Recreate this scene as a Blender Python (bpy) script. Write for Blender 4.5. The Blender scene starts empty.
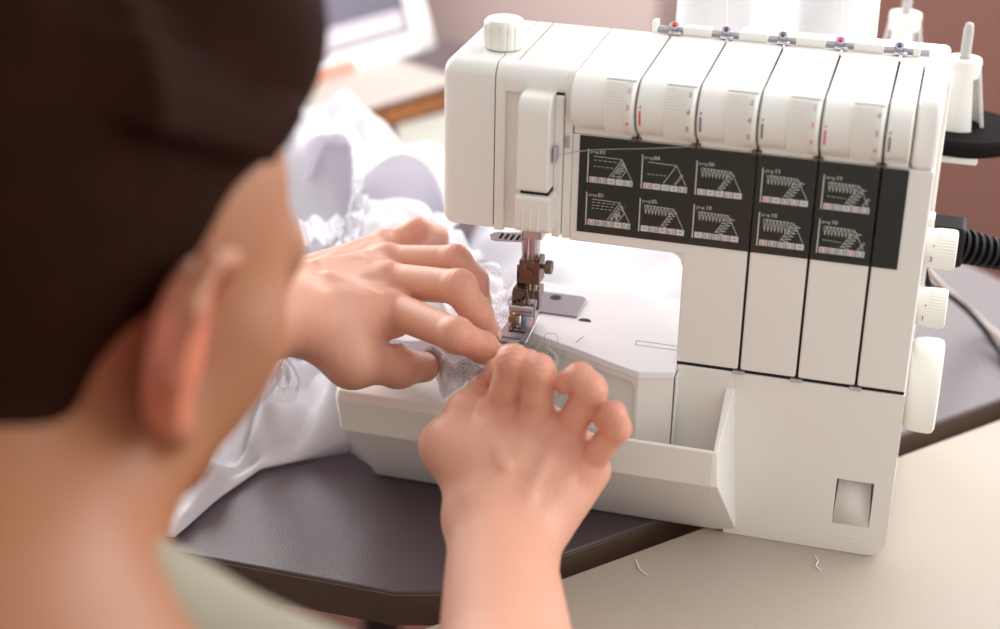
import bpy, bmesh, math, random
import numpy as np
from mathutils import Vector, Matrix
random.seed(4)
SC = bpy.context.scene
COL = SC.collection
TZ = 0.75                                   # table height; everything is authored with z = 0 on the table top
PI = math.pi

# ---------------------------------------------------------------- camera model (for measuring points in the room)
R = np.array([[0.96245338, 0.27093125, 0.0167258], [0.13054284, -0.40795443, -0.90362146], [-0.23799593, 0.87187696, -0.42800526]])
FPX = 1700.0
CAM = np.array([0.00416095, -0.87400459, 0.55369704])
def ray(px, py): return R.T @ np.array([(px-500)/FPX, (py-314.5)/FPX, 1.0])
def Pz(px, py, z): d = ray(px, py); return tuple(CAM + (z-CAM[2])/d[2]*d)
def Py(px, py, y): d = ray(px, py); return tuple(CAM + (y-CAM[1])/d[1]*d)
def Pd(px, py, depth): return tuple(CAM + depth*ray(px, py))

# ---------------------------------------------------------------- materials
def lin(c): return tuple((v/255/12.92 if v/255 <= .04045 else ((v/255+.055)/1.055)**2.4) for v in c) + (1,)
def mat(name, rgb, rough=.5, metal=0, noise=0, nscale=80, bump=0, bscale=200, sss=0, sssr=(.01,.003,.0015), coat=0, sheen=0, alpha=None, trans=0, spec=.5):
    m = bpy.data.materials.new(name); m.use_nodes = True
    nt = m.node_tree; b = nt.nodes['Principled BSDF']
    c = lin(rgb); b.inputs['Base Color'].default_value = c
    b.inputs['Roughness'].default_value = rough; b.inputs['Metallic'].default_value = metal
    b.inputs['Specular IOR Level'].default_value = spec
    if coat: b.inputs['Coat Weight'].default_value = coat; b.inputs['Coat Roughness'].default_value = .15
    if sheen: b.inputs['Sheen Weight'].default_value = sheen
    if sss:
        b.inputs['Subsurface Weight'].default_value = sss; b.inputs['Subsurface Radius'].default_value = (1, .35, .2); b.inputs['Subsurface Scale'].default_value = sssr[0]
    if trans: b.inputs['Transmission Weight'].default_value = trans
    tc = nt.nodes.new('ShaderNodeTexCoord')
    if noise:
        n = nt.nodes.new('ShaderNodeTexNoise'); n.inputs['Scale'].default_value = nscale; n.inputs['Detail'].default_value = 5
        nt.links.new(tc.outputs['Object'], n.inputs['Vector'])
        r = nt.nodes.new('ShaderNodeMixRGB'); r.blend_type = 'MIX'
        r.inputs[1].default_value = tuple(v*(1-noise) for v in c[:3]) + (1,); r.inputs[2].default_value = tuple(min(1, v*(1+noise)) for v in c[:3]) + (1,)
        nt.links.new(n.outputs['Fac'], r.inputs[0]); nt.links.new(r.outputs[0], b.inputs['Base Color'])
    if bump:
        n = nt.nodes.new('ShaderNodeTexNoise'); n.inputs['Scale'].default_value = bscale; n.inputs['Detail'].default_value = 4
        nt.links.new(tc.outputs['Object'], n.inputs['Vector'])
        bp = nt.nodes.new('ShaderNodeBump'); bp.inputs['Strength'].default_value = bump; bp.inputs['Distance'].default_value = .001
        nt.links.new(n.outputs['Fac'], bp.inputs['Height']); nt.links.new(bp.outputs[0], b.inputs['Normal'])
    return m

M_PL = mat('white_plastic', (238, 235, 230), .32, noise=.02, nscale=900, coat=.1)
M_PL2 = mat('white_dial_plastic', (236, 233, 226), .4)
M_PLT = mat('cloth_plate_enamel', (244, 244, 248), .25)
M_GAP = mat('dark_seam', (30, 24, 24), .8)
M_PANEL = mat('black_panel', (36, 38, 36), .28, noise=.15, nscale=40)
M_PRINT = mat('pale_print', (205, 208, 205), .5)
M_RED = mat('red_print', (222, 50, 40), .5); M_PUR = mat('purple_print', (105, 50, 120), .5)
M_GRN = mat('green_print', (70, 105, 55), .5); M_PNK = mat('pink_print', (225, 40, 140), .5); M_BLU = mat('blue_print', (80, 80, 120), .5)
M_CHR = mat('polished_steel', (205, 202, 210), .25, metal=.9)
M_CHR2 = mat('satin_steel', (196, 192, 200), .42, metal=.7, noise=.05, nscale=300)
M_BRONZE = mat('dark_steel', (128, 108, 98), .35, metal=.9)
M_FOAM = mat('black_foam', (30, 24, 24), 1, noise=.5, nscale=900, bump=1, bscale=900, spec=.1)
M_RUB = mat('black_rubber', (15, 12, 13), .6, spec=.3)
M_PIN = mat('grey_pin', (190, 186, 184), .35)
M_THREAD = mat('thread_white', (240, 238, 242), .8, noise=.04, nscale=300)
M_GTHREAD = mat('grey_thread', (170, 160, 150), .6)
M_TBL = mat('dark_laminate', (90, 77, 82), .40, noise=.16, nscale=700, bump=.25, bscale=900)
M_EDGE = mat('brown_edge_band', (98, 80, 68), .4, noise=.2, nscale=120)
M_FLOOR = mat('floor_wood', (92, 44, 32), .5, noise=.25, nscale=12)

# ---------------------------------------------------------------- mesh helpers
class MB:
    def __init__(s): s.v = []; s.f = []; s.m = []
    def add(s, vs, fs, mi=0):
        o = len(s.v); s.v += [tuple(map(float, v)) for v in vs]; s.f += [tuple(i+o for i in f) for f in fs]; s.m += [mi]*len(fs); return s
    def box(s, x0, x1, y0, y1, z0, z1, mi=0):
        vs = [(x, y, z) for x in (x0, x1) for y in (y0, y1) for z in (z0, z1)]
        return s.add(vs, [(0,1,3,2), (4,6,7,5), (0,4,5,1), (2,3,7,6), (0,2,6,4), (1,5,7,3)], mi)
    def prism(s, poly, a, b, axis='x', mi=0, shear=None):
        """poly: list of 2-D points; extruded from a to b along axis"""
        n = len(poly)
        def P(p, t):
            return (t, p[0], p[1]) if axis == 'x' else ((p[0], t, p[1]) if axis == 'y' else (p[0], p[1], t))
        vs = [P(p, a) for p in poly] + [P(p, b) for p in poly]
        fs = [tuple(range(n))[::-1], tuple(range(n, 2*n))] + [(i, (i+1) % n, (i+1) % n+n, i+n) for i in range(n)]
        return s.add(vs, fs, mi)
    def lathe(s, prof, c, axis=(0,0,1), n=40, mi=0, knurl=0, kn=0, cap=True):
        """prof: (radius, height) list along axis from c"""
        ax = Vector(axis).normalized(); u = ax.orthogonal().normalized(); w = ax.cross(u); c = Vector(c)
        vs = []
        for r, h in prof:
            for i in range(n):
                a = 2*PI*i/n; rr = r*(1+(knurl if kn and (i*kn//n*2) % 2 == 0 and (i % max(1, n//kn)) < max(1, n//kn)/2 else 0))
                vs.append(c+ax*h+u*math.cos(a)*rr+w*math.sin(a)*rr)
        fs = []
        for k in range(len(prof)-1):
            for i in range(n): fs.append((k*n+i, k*n+(i+1) % n, (k+1)*n+(i+1) % n, (k+1)*n+i))
        if cap:
            fs.append(tuple(range(n))[::-1]); fs.append(tuple(range((len(prof)-1)*n, len(prof)*n)))
        return s.add(vs, fs, mi)
    def cyl(s, c, axis, r, h, n=32, mi=0, **k): return s.lathe([(r, 0), (r, h)], c, axis, n, mi, **k)
    def tube(s, pts, r, n=10, mi=0):
        pts = [Vector(p) for p in pts]; rs = r if isinstance(r, (list, tuple)) else [r]*len(pts)
        up = None; vs = []
        for i, p in enumerate(pts):
            t = (pts[min(i+1, len(pts)-1)]-pts[max(i-1, 0)]).normalized()
            if up is None: up = t.orthogonal().normalized()
            up = (up-t*up.dot(t)).normalized(); w = t.cross(up)
            for j in range(n): a = 2*PI*j/n; vs.append(p+up*math.cos(a)*rs[i]+w*math.sin(a)*rs[i])
        fs = [(k*n+i, k*n+(i+1) % n, (k+1)*n+(i+1) % n, (k+1)*n+i) for k in range(len(pts)-1) for i in range(n)]
        fs += [tuple(range(n))[::-1], tuple(range((len(pts)-1)*n, len(pts)*n))]
        return s.add(vs, fs, mi)
    def grid(s, fn, nu, nv, mi=0):
        vs = [fn(i/(nu-1), j/(nv-1)) for j in range(nv) for i in range(nu)]
        fs = [(j*nu+i, j*nu+i+1, (j+1)*nu+i+1, (j+1)*nu+i) for j in range(nv-1) for i in range(nu-1)]
        return s.add(vs, fs, mi)
    def build(s, name, mats, parent=None, bevel=0, seg=3, smooth=True, solid=0, angle=35, sub=0, weld=False, round_if=None):
        me = bpy.data.meshes.new(name); me.from_pydata(s.v, [], s.f)
        if not isinstance(mats, (list, tuple)): mats = [mats]
        for m in mats: me.materials.append(m)
        me.polygons.foreach_set('material_index', s.m)
        bm = bmesh.new(); bm.from_mesh(me)
        if weld: bmesh.ops.remove_doubles(bm, verts=bm.verts, dist=1e-5)
        if not solid: bmesh.ops.recalc_face_normals(bm, faces=bm.faces)
        if round_if:
            es = [e for e in bm.edges if round_if[1](e.verts[0].co, e.verts[1].co)]
            bmesh.ops.bevel(bm, geom=es, offset=round_if[0], segments=6, profile=.5, affect='EDGES')
        bm.to_mesh(me); bm.free()
        if smooth:
            me.polygons.foreach_set('use_smooth', [True]*len(me.polygons))
            if not bevel: me.set_sharp_from_angle(angle=math.radians(angle))
        o = bpy.data.objects.new(name, me); COL.objects.link(o)
        if solid:
            md = o.modifiers.new('thick', 'SOLIDIFY'); md.thickness = solid; md.offset = 0
        if sub:
            md = o.modifiers.new('sub', 'SUBSURF'); md.levels = sub; md.render_levels = sub
        if bevel:
            md = o.modifiers.new('bevel', 'BEVEL'); md.width = bevel; md.segments = seg; md.limit_method = 'ANGLE'; md.angle_limit = math.radians(30); md.harden_normals = True
        if parent: o.parent = parent
        return o
ORIG = {}
def empty(name, loc=(0,0,0)):
    o = bpy.data.objects.new(name, None); COL.objects.link(o); o.location = loc; o.empty_display_size = .05
    return o
def put(o, parent):                         # parent keeping world coordinates
    o.parent = parent; o.matrix_parent_inverse = Matrix.Translation(-Vector(parent.location))
    return o
def tag(o, label, cat, group=None, kind=None):
    if kind: o['kind'] = kind
    if label: o['label'] = label
    if cat: o['category'] = cat
    if group: o['group'] = group
    return o
def arc(cx, cy, r, a0, a1, n):
    return [(cx+r*math.cos(math.radians(a0+(a1-a0)*i/n)), cy+r*math.sin(math.radians(a0+(a1-a0)*i/n))) for i in range(n+1)]
def catmull(pts, k=6):
    P = [Vector(p) for p in pts]; out = []
    for i in range(len(P)-1):
        p0 = P[max(i-1, 0)]; p1 = P[i]; p2 = P[i+1]; p3 = P[min(i+2, len(P)-1)]
        for j in range(k):
            t = j/k; out.append(.5*((2*p1)+(-p0+p2)*t+(2*p0-5*p1+4*p2-p3)*t*t+(-p0+3*p1-3*p2+p3)*t**3))
    out.append(P[-1]); return out

_tc = {}
def text_mesh(s):
    if s in _tc: return _tc[s]
    cu = bpy.data.curves.new('t', 'FONT'); cu.body = s; cu.resolution_u = 2
    o = bpy.data.objects.new('t', cu); COL.objects.link(o)
    dg = bpy.context.evaluated_depsgraph_get(); me = o.evaluated_get(dg).to_mesh()
    v = [tuple(x.co) for x in me.vertices]; f = [tuple(p.vertices) for p in me.polygons]
    o.evaluated_get(dg).to_mesh_clear(); bpy.data.objects.remove(o); bpy.data.curves.remove(cu)
    _tc[s] = (v, f); return _tc[s]
def text(mb, s, fn, size, mi=0):
    v, f = text_mesh(s); mb.add([fn(p[0]*size, p[1]*size) for p in v], f, mi)

# ================================================================ OVERLOCK MACHINE
mac = empty('overlock_sewing_machine', (-.13, .06, 0))
tag(mac, 'white overlock sewing machine with black stitch chart panel on the desk', 'sewing machine')
SEAM = [-.158, -.125, -.092, -.059, -.0257]
XL = -.268; XR = .002
MZ = []
def part(mb, name, m, **k): o = mb.build(name, m, **k); put(o, mac); return o

# dark inner core seen only in the gaps
c = MB(); c.box(-.262, -.014, .007, .088, .183, .2742); c.box(-.122, -.002, .003, .09, .112, .2)
part(c, 'inner_core', M_GAP)
# profile of the dial arm: belly below a flat top
def armprof(off=0):
    p = [(0, .2418), (0, .2442)] + [(.004-(.016+off)*math.cos(math.radians(t)), .261+(.016+off)*math.sin(math.radians(t))) for t in range(-72, 91, 9)]
    return p + [(.091, .277), (.099, .2725), (.099, .2418)]
edges = [-.1945] + SEAM + [-.0115]
for i in range(6):
    b = MB(); g = .0006; b.prism(armprof(), edges[i]+g, edges[i+1]-g)
    o = part(b, 'dial_housing', M_PL, bevel=.0012)
# plain front of the head left of the dials (three pieces split by fine seams)
def headprof(zb=.1795):
    return [(0, zb), (0, .268)] + [(.0095-.0095*math.cos(math.radians(t)), .2675+.0095*math.sin(math.radians(t))) for t in range(15, 91, 15)] + [(.091, .277), (.099, .2725), (.099, zb)]
b = MB(); b.prism(headprof(), -.2712, -.2399); part(b, 'end_cover', M_PL, round_if=(.008, lambda a, c_: a.x < -.2711 and c_.x < -.2711 or (min(a.z, c_.z) < .1796 and max(a.z, c_.z) < .1796 and max(a.x, c_.x) < -.2711)))
b = MB(); b.prism(headprof(.1783), -.2393, -.2336); part(b, 'front_cover', M_PL, bevel=.0005)
b = MB(); b.prism(headprof(.1783), -.1992, -.1945); part(b, 'front_cover', M_PL, bevel=.0005)
# recess round the needle guard: top bridge and sunken back
b = MB(); b.prism([(0, .262)]+headprof(.1783)[1:-1]+[(.094, .262)], -.2337, -.1991); b.box(-.2337, -.1991, .003, .09, .179, .262)
part(b, 'front_cover', M_PL, bevel=.0005)
# lower strip of the arm between chart and throat and front left of panel
b = MB(); b.box(-.1945, SEAM[2]-.0007, 0, .09, .1772, .2416); part(b, 'arm_front', M_PL, bevel=.0012)
# column doors
col = [-.1285, SEAM[2], SEAM[3], SEAM[4], .0017]
for i in range(4):
    b = MB(); b.box(col[i]+(.0007 if i else 0), col[i+1]-(.0007 if i < 3 else 0), 0, .1, .1100, .2416 if i else .179)
    part(b, 'column_cover', M_PL, bevel=.0012)
# throat fillet
b = MB(); f = arc(-.1365, .1700, .0075, 0, 90, 8); b.prism([(-.1275, .1785), (-.1275, .170)] + f + [(-.1365, .1785)], .0005, .09, axis='y'); part(b, 'column_cover', M_PL)
# right end cap
b = MB(); b.prism([(0, .2412), (0, .266)] + [(.011-.011*math.cos(math.radians(t)), .266+.0125*math.sin(math.radians(t))) for t in range(15, 91, 15)] + [(.09, .2785), (.1, .27), (.1, .2412)], -.0113, .0019)
part(b, 'end_cover', M_PL, bevel=.0035, seg=4)
# black chart panel, cut by the seams
pe = [-.1902, SEAM[2], SEAM[3], SEAM[4], -.0112]
panels = []
for i in range(4):
    b = MB(); b.box(pe[i]+(.0006 if i else 0), pe[i+1]-(.0006 if i < 3 else 0), -.0006, .001, .1838, .2412)
    o = part(b, 'chart_panel', M_PANEL, bevel=.0003); o['label'] = 'black glossy stitch chart panel'; panels.append(o)

# ---- stitch chart printing
CM = [M_PRINT, M_RED, M_PUR, M_GRN, M_PNK, M_BLU]
charts = [(-.1850, .2340, '02', 'A', ['5.0', '5.0', '-', '-', '1.0'], 0), (-.1544, .2340, '04', 'B', ['3.0', '-', '-', '-', '1.0'], 0), (-.1241, .2340, '06', 'C', ['1.5', '-', '-', '6.0', '-'], 0),
          (-.1850, .2084, '03', 'D', ['5.0', '4.5', '5.0', '-', '1.0'], 0), (-.1544, .2084, '05', 'C', ['-', '1.5', '-', '6.0', '-'], 0), (-.1240, .2084, '10', 'E', ['-', '3.5', '3.5', '2.5', '-'], 0),
          (-.0881, .2340, '11', 'E', ['5.0', '-', '1.5', '1.5', '-'], 1), (-.0552, .2340, '19', 'F', ['3.5', '2.5', '-', '5.0', '1.5'], 2),
          (-.0879, .2084, '18', 'G', ['2.5', '2.5', '2.5', '1.5', '-'], 1), (-.0551, .2084, '20', 'F', ['3.5', '2.5', '1.5', '1.5', '1.5'], 2)]
ccol = [1, 2, 3, 4, 5]
YF = -.00072
prn = [MB() for _ in range(3)]
def line(mb, x0, z0, x1, z1, w=.00022, mi=0, y=YF):
    dx, dz = x1-x0, z1-z0; L = math.hypot(dx, dz) or 1; nx, nz = -dz/L*w/2, dx/L*w/2
    mb.add([(x0+nx, y, z0+nz), (x0-nx, y, z0-nz), (x1-nx, y, z1-nz), (x1+nx, y, z1+nz)], [(0,1,2,3)], mi)
def dash(mb, x0, z0, x1, z1, n=5, **k):
    for i in range(n):
        a = i/n; c_ = (i+.65)/n; line(mb, x0+(x1-x0)*a, z0+(z1-z0)*a, x0+(x1-x0)*c_, z0+(z1-z0)*c_, **k)
for x, zt, num, kind, vals, pi_ in charts:
    mb = prn[pi_]
    line(mb, x, zt, x, zt-.0200, .0006)
    text(mb, 'prog', lambda a, c_: (x+.0012+a, YF, zt-.0022+c_), .0024); text(mb, num, lambda a, c_: (x+.0062+a, YF, zt-.0024+c_), .0034); text(mb, num, lambda a, c_: (x+.0064+a, YF, zt-.0024+c_), .0034)
    for k in range(5):
        cx = x+.0011+k*.0050
        mb.add([(cx, YF, zt-.0197), (cx+.0046, YF, zt-.0197), (cx+.0046, YF, zt-.0162), (cx, YF, zt-.0162)], [(0,1,2,3)], 0)
        s = vals[k]
        if s == '-': line(mb, cx+.0014, zt-.0179, cx+.0032, zt-.0179, .0004, ccol[k], YF-.0001)
        else: text(mb, s, lambda a, c_, cx=cx: (cx+.0002+a, YF-.0001, zt-.0192+c_), .0034, ccol[k])
    X = lambda a: x+a*.0262; Z = lambda c_: zt-c_*.0200
    W = .00030
    line(mb, X(.73), Z(.22), X(.95), Z(.78), W); line(mb, X(.73), Z(.22), X(.47), Z(.78), W)
    if kind in 'ABD':
        line(mb, X(.12), Z(.20), X(.73), Z(.22), W)
        for q in ({'A': [.32, .50], 'B': [.55], 'D': [.29, .38, .47]}[kind]): dash(mb, X(.12), Z(q), X(.70-.46*(q-.22)), Z(q), 5, w=W)
        if kind != 'B':
            line(mb, X(.74), Z(.30), X(.84), Z(.52), W); line(mb, X(.53), Z(.76), X(.72), Z(.77), W); line(mb, X(.84), Z(.52), X(.72), Z(.77), W); line(mb, X(.74), Z(.30), X(.53), Z(.76), W)
            random.seed(int(num))
            for j in range(22):
                t = random.random(); a = .745-.2*t; cz = .34+.42*t; w_ = .10+.08*t
                line(mb, X(a), Z(cz), X(a+w_*random.uniform(.5, 1)), Z(cz+random.uniform(-.04, .08)), .00028)
        else:
            for j in range(8): line(mb, X(.84-.020*j), Z(.47+.040*j), X(.88-.020*j), Z(.50+.040*j), .0004)
    else:
        zb = .46 if kind != 'G' else .56
        for j in range(8):
            a = .10+j*.072; line(mb, X(a), Z(.20), X(a+.030), Z(zb), W); line(mb, X(a+.030), Z(zb), X(a+.060), Z(.21), W)
        line(mb, X(.10), Z(.20), X(.72), Z(.22), W)
        if kind == 'F': dash(mb, X(.10), Z(.60), X(.5), Z(.62), 6, w=.0003)
        for j in range(6):
            t = j/5; ax = .71-.22*t; az = .28+.46*t; L = .10 if kind == 'C' else .17
            line(mb, X(ax), Z(az), X(ax+L), Z(az+.06), W); line(mb, X(ax+L), Z(az+.06), X(ax-.02), Z(az+.08), W)
        if kind == 'F':
            for j in range(5): line(mb, X(.92-.025*j), Z(.55+.05*j), X(.97-.025*j), Z(.60+.05*j), .0004)
for mb, p in zip(prn, panels[:3]):
    o = mb.build('chart_printing', CM, smooth=False); put(o, mac); o.parent = p; o.matrix_parent_inverse = p.matrix_world.inverted() if 0 else Matrix.Identity(4)
    o['label'] = 'pale stitch diagrams and coloured numbers'

# ---- tension dials, markers, numbers
dcol = [M_RED, M_PUR, M_GRN, M_PNK, M_BLU]
dnum = [['2', '3', '4'], ['3', '4', '5'], ['2', '4', '5'], ['2', '3', '4'], ['4', '5', '6']]
mcol = [M_RED, M_PUR, M_GRN, M_PNK, M_BLU]
ths = [41, 9, -23]
for i, sx in enumerate(SEAM):
    b = MB(); n = 128; xa = sx-.0172; xb = sx-.0062; xc = sx-.0012
    vs = []; prof = [(xa, .0160, 0), (xa, .0171, 1), (xa+.0004, .0174, 1), (xb, .0174, 1), (xb+.0002, .0172, 0), (xc-.001, .0172, 0), (xc, .0162, 0)]
    for (xx, r, kn) in prof:
        for j in range(n):
            a = 2*PI*j/n; rr = r-(.0006 if kn and j % 2 else 0); dg_ = (math.degrees(a)+180) % 360-180; rr = rr if -66 < dg_ < 61 else .0148; vs.append((xx, .004-rr*math.cos(a), .261+rr*math.sin(a)))
    fs = [(k*n+j, k*n+(j+1) % n, (k+1)*n+(j+1) % n, (k+1)*n+j) for k in range(len(prof)-1) for j in range(n)]
    fs += [tuple(range(n)), tuple(range((len(prof)-1)*n, len(prof)*n))]
    b.add(vs, fs)
    dial = part(b, 'tension_dial', M_PL2)
    t = MB()
    for s, th in zip(dnum[i], ths):
        th = math.radians(th+(3 if i % 2 else 0))
        def fn(a, c_, th=th):
            tt = th+(c_-.0012)/.0172; r = .01735; return (sx-.0052+a, .004-r*math.cos(tt), .261+r*math.sin(tt))
        text(t, s, fn, .0042)
    o = put(t.build('dial_numbers', dcol[i], smooth=False), mac); o.parent = dial; o.matrix_parent_inverse = Matrix.Identity(4)
    # marker bar beside dial
    t = MB()
    for t0, t1 in ((-26, 6), (11, 15)):
        vs = []
        for k in range(7):
            tt = math.radians(t0+(t1-t0)*k/6); r = .0162
            vs += [(sx+.0022, .004-r*math.cos(tt), .261+r*math.sin(tt)), (sx+.0032, .004-r*math.cos(tt), .261+r*math.sin(tt))]
        t.add(vs, [(2*k, 2*k+1, 2*k+3, 2*k+2) for k in range(6)])
    part(t, 'dial_marker', mcol[i], smooth=False)
    # dark slot above dial
    t = MB(); vs = []
    for k in range(4):
        tt = math.radians(61+1.6*k/3); r = .0174
        vs += [(xa-.0004, .004-r*math.cos(tt), .261+r*math.sin(tt)), (xc, .004-r*math.cos(tt), .261+r*math.sin(tt))]
    t.add(vs, [(2*k, 2*k+1, 2*k+3, 2*k+2) for k in range(3)]); part(t, 'dial_slot', M_GAP, solid=.0003)
    # thread guide at the foot of each slot
    t = MB(); t.box(sx-.0028, sx-.0006, -.0022, .002, .2412, .2436); t.box(sx+.0006, sx+.0024, -.0022, .002, .2412, .2436); t.cyl((sx-.002, -.001, .2424), (1,0,0), .0007, .004, 10)
    part(t, 'thread_guide', M_BRONZE, bevel=.0004)
# metal caps at bottom of the column seams
for sx in (SEAM[2], SEAM[3], SEAM[4]):
    t = MB(); t.box(sx-.0035, sx+.0035, -.0012, .004, .1076, .1094); part(t, 'seam_clip', M_CHR2, bevel=.0005)

# ---- pressure knob on top
b = MB(); kx, ky, _ = Pz(504, 44, .279)
n = 96; prof = [(.0105, -.001), (.0118, .0), (.0118, .011), (.0114, .0138), (.0098, .0156), (.004, .0162), (.001, .0163)]
vs = []
for q, (r, h) in enumerate(prof):
    for j in range(n):
        a = 2*PI*j/n; rr = r-(.0006 if (j % 6 == 0 and .0005 < h+.001 < .0135) else 0); vs.append((kx+rr*math.cos(a), ky+rr*math.sin(a), .2785+h))
b.add(vs, [(k*n+j, k*n+(j+1) % n, (k+1)*n+(j+1) % n, (k+1)*n+j) for k in range(len(prof)-1) for j in range(n)] + [tuple(range(n)), tuple(range((len(prof)-1)*n, len(prof)*n))])
part(b, 'pressure_knob', M_PL2)
b = MB(); b.cyl((kx, ky, .2768), (0,0,1), .0122, .0003, 40); part(b, 'knob_collar', M_PL)
# top seams
b = MB(); b.box(-.2295, -.2288, .012, .090, .2768, .2772); b.box(-.1940, -.014, .0065, .0072, .2768, .2771) if 0 else None; part(b, 'top_seam', mat('seam_grey', (150, 135, 128), .7))

# ---- needle guard
b = MB()
pr = [(.008, .210), (-.0145, .210), (-.0160, .2115), (-.0160, .2560), (-.0150, .2605), (-.0120, .2638), (-.008, .2650), (.008, .2650)]
b.prism(pr, -.2222, -.2040); guard = part(b, 'needle_guard', M_PL, bevel=.0015, seg=4)
b = MB(); b.box(-.2040, -.1995, -.004, .006, .1800, .2635); part(b, 'guard_slide', M_PL, bevel=.0006)
b = MB(); b.prism([(.008, .1850), (-.0130, .1850), (-.0160, .1880), (-.0160, .2060), (-.0145, .2078), (.008, .2078)], -.2228, -.2025); 
part(b, 'guard_foot', M_PL, bevel=.0018, seg=4)
b = MB()
for q in (-.2180, -.2135, -.2090): b.box(q-.0006, q+.0006, -.0166, -.0150, .1868, .1990)
part(b, 'guard_ribs', M_PL, bevel=.0005)
b = MB(); b.box(-.2205, -.2045, -.0125, .006, .2078, .2104); part(b, 'guard_gap', M_GAP)
b = MB(); b.box(-.2215, -.1995, -.002, .004, .2635, .2645); part(b, 'guard_gap', M_GAP)
b = MB(); b.box(-.2032, -.2012, -.0090, -.0025, .2270, .2350); b.cyl((-.2022, -.0092, .2265), (0,0,1), .0011, .009, 12); part(b, 'thread_hook', M_CHR2, bevel=.0004)
b = MB(); b.box(-.1985, -.1960, -.0012, .002, .2330, .2400); part(b, 'thread_hook', M_CHR2, bevel=.0004)

# ---- base
FRN = [(.001, .003), (-.035, .051), (-.0355, .0735), (-.034, .0755)]
b = MB()
yA = .0895
def basesec(x, dx): return x
# left solid end: loft between the tapered end and the tray
secs = [(-.3275, -.3140, 0.004), (-.3245, -.3120, 0), (-.2480, -.2480, 0)]
def sec(xt, xb, inset):
    P = [(.001, .0008), (-.035+inset, .051), (-.0355+inset, .0715), (-.0325+inset, .0760), (-.020, .0785), (yA-inset, .0785), (yA-inset, .0008)]
    out = []
    for y, z in P: out.append((xb+(xt-xb)*min(1, max(0, (z-.003)/.06)), y, z))
    return out
S = [sec(*q) for q in secs]; vs = sum(S, []); n = 7
fs = [tuple(range(n)), tuple(range(2*n, 3*n))] + [(k*n+j, k*n+(j+1) % n, (k+1)*n+(j+1) % n, (k+1)*n+j) for k in range(2) for j in range(n)]
b.add(vs, fs); base = part(b, 'base_end', M_PL, bevel=.0022, seg=4)
b = MB()
b.prism([(.001, .0008), (-.035, .051), (-.0355, .0735), (-.0330, .0740), (-.0325, .0560), (.004, .050), (yA, .050), (yA, .0008)], -.2482, -.0980)
part(b, 'waste_tray', M_PL, bevel=.0006)
b = MB(); b.add([(-.0985, .001, .0008), (-.0985, -.035, .051), (-.0985, -.0355, .0735), (-.0985, .0015, .0985),
               (-.0855, .0015, .002), (-.0945, -.034, .051), (-.0962, -.0345, .0735), (-.0930, .0015, .0985)],
              [(0,1,2,3), (4,7,6,5), (0,4,5,1), (1,5,6,2), (2,6,7,3), (3,7,4,0)])
part(b, 'tray_side', M_PL, bevel=.0007)
# right base block with finger recess
b = MB()
RX0, RX1, RZ0, RZ1 = -.0300, -.0086, .0190, .0490
b.box(-.1275, -.0925, .0, .15, .05, .1080)       # behind the tray
part(b, 'base_back_panel', M_PL, bevel=.001)
yF = 0
corner = arc(-.0095, .0118, .0115, -90, 0, 8)
outer = [(-.0930, .003)] + corner + [(.002, .1080), (-.0930, .1080)]
# front face with a rectangular hole: bridge polygons
bm = bmesh.new()
def ringface():
    hole = [(RX0, RZ0), (RX1, RZ0), (RX1, RZ1), (RX0, RZ1)]
    mbx = MB()
    mbx.prism([(-.0930, .0003), (RX0, .0003), (RX0, .1080), (-.0930, .1080)], 0, .15, axis='y')
    mbx.prism([(RX0, RZ1), (.002, RZ1), (.002, .1080), (RX0, .1080)], 0, .15, axis='y')
    mbx.prism([(RX1, RZ0), (.002, RZ0), (.002, RZ1), (RX1, RZ1)], 0, .15, axis='y')
    mbx.prism([(RX0, .0003)] + corner + [(.002, RZ0), (RX0, RZ0)], 0, .15, axis='y')
    mbx.prism([(RX0, RZ0), (RX1, RZ0), (RX1, RZ1), (RX0, RZ1)], .012, .15, axis='y')
    return mbx
bm.free()
rb = ringface(); o = part(rb, 'base_housing', M_PL, weld=True)
# sloping insert of recess
b = MB(); b.add([(RX0, .0003, RZ0), (RX1, .0003, RZ0), (RX1-.002, .009, RZ1-.001), (RX0+.001, .006, RZ1-.001)], [(0,1,2,3)]); part(b, 'finger_recess', M_PL, solid=.0008)
b = MB(); b.box(-.025, -.014, -.0002, .001, .0110, .0118); part(b, 'moulded_arrow', M_PL, bevel=.0002)
# feet
for fx, fy in ((-.29, .02), (-.02, .015), (-.29, .075), (-.02, .13)):
    b = MB(); b.cyl((fx, fy, .0002), (0,0,1), .007, .004, 20); part(b, 'rubber_foot', M_RUB)
# dark gap line under the column
b = MB(); b.box(-.128, .0012, .0012, .09, .1060, .1110); part(b, 'inner_core', M_GAP)

# ---- cloth plate and looper cover
PC = catmull([(-.2395, .036, 0), (-.2206, .0175, 0), (-.205, .0095, 0), (-.185, .001, 0), (-.165, -.0085, 0), (-.147, -.0158, 0)], 8)
PC = [(p.x, p.y) for p in PC] + [(-.1275, -.0100)]
pl = PC + [(-.1275, .0895), (-.2480, .0895), (-.2480, .036)]
b = MB(); b.prism(pl, .1035, .108, axis='z'); part(b, 'cloth_plate', M_PLT, bevel=.0006)
b = MB(); b.prism([(x, y+.004) for x, y in pl], .05, .1036, axis='z'); 
def cover(u, v):
    k = u*(len(PC)-1); i = min(int(k), len(PC)-2); f = k-i
    x = PC[i][0]*(1-f)+PC[i+1][0]*f; y = PC[i][1]*(1-f)+PC[i+1][1]*f; z = .0560+v*(.1038-.0560)
    ix = min((x+.2300)/.002, (-.1490-x)/.0012, (z-.0600)/.0012, (.1000-z)/.0012) 
    if x > -.156 and z > .094:
        d = math.hypot(x+.156, z-.094); ix = min(ix, (.0068-d)/.0012)
    ix = max(0, min(1, ix))
    return (x, y+.0006+.0032*ix, z)
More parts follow.
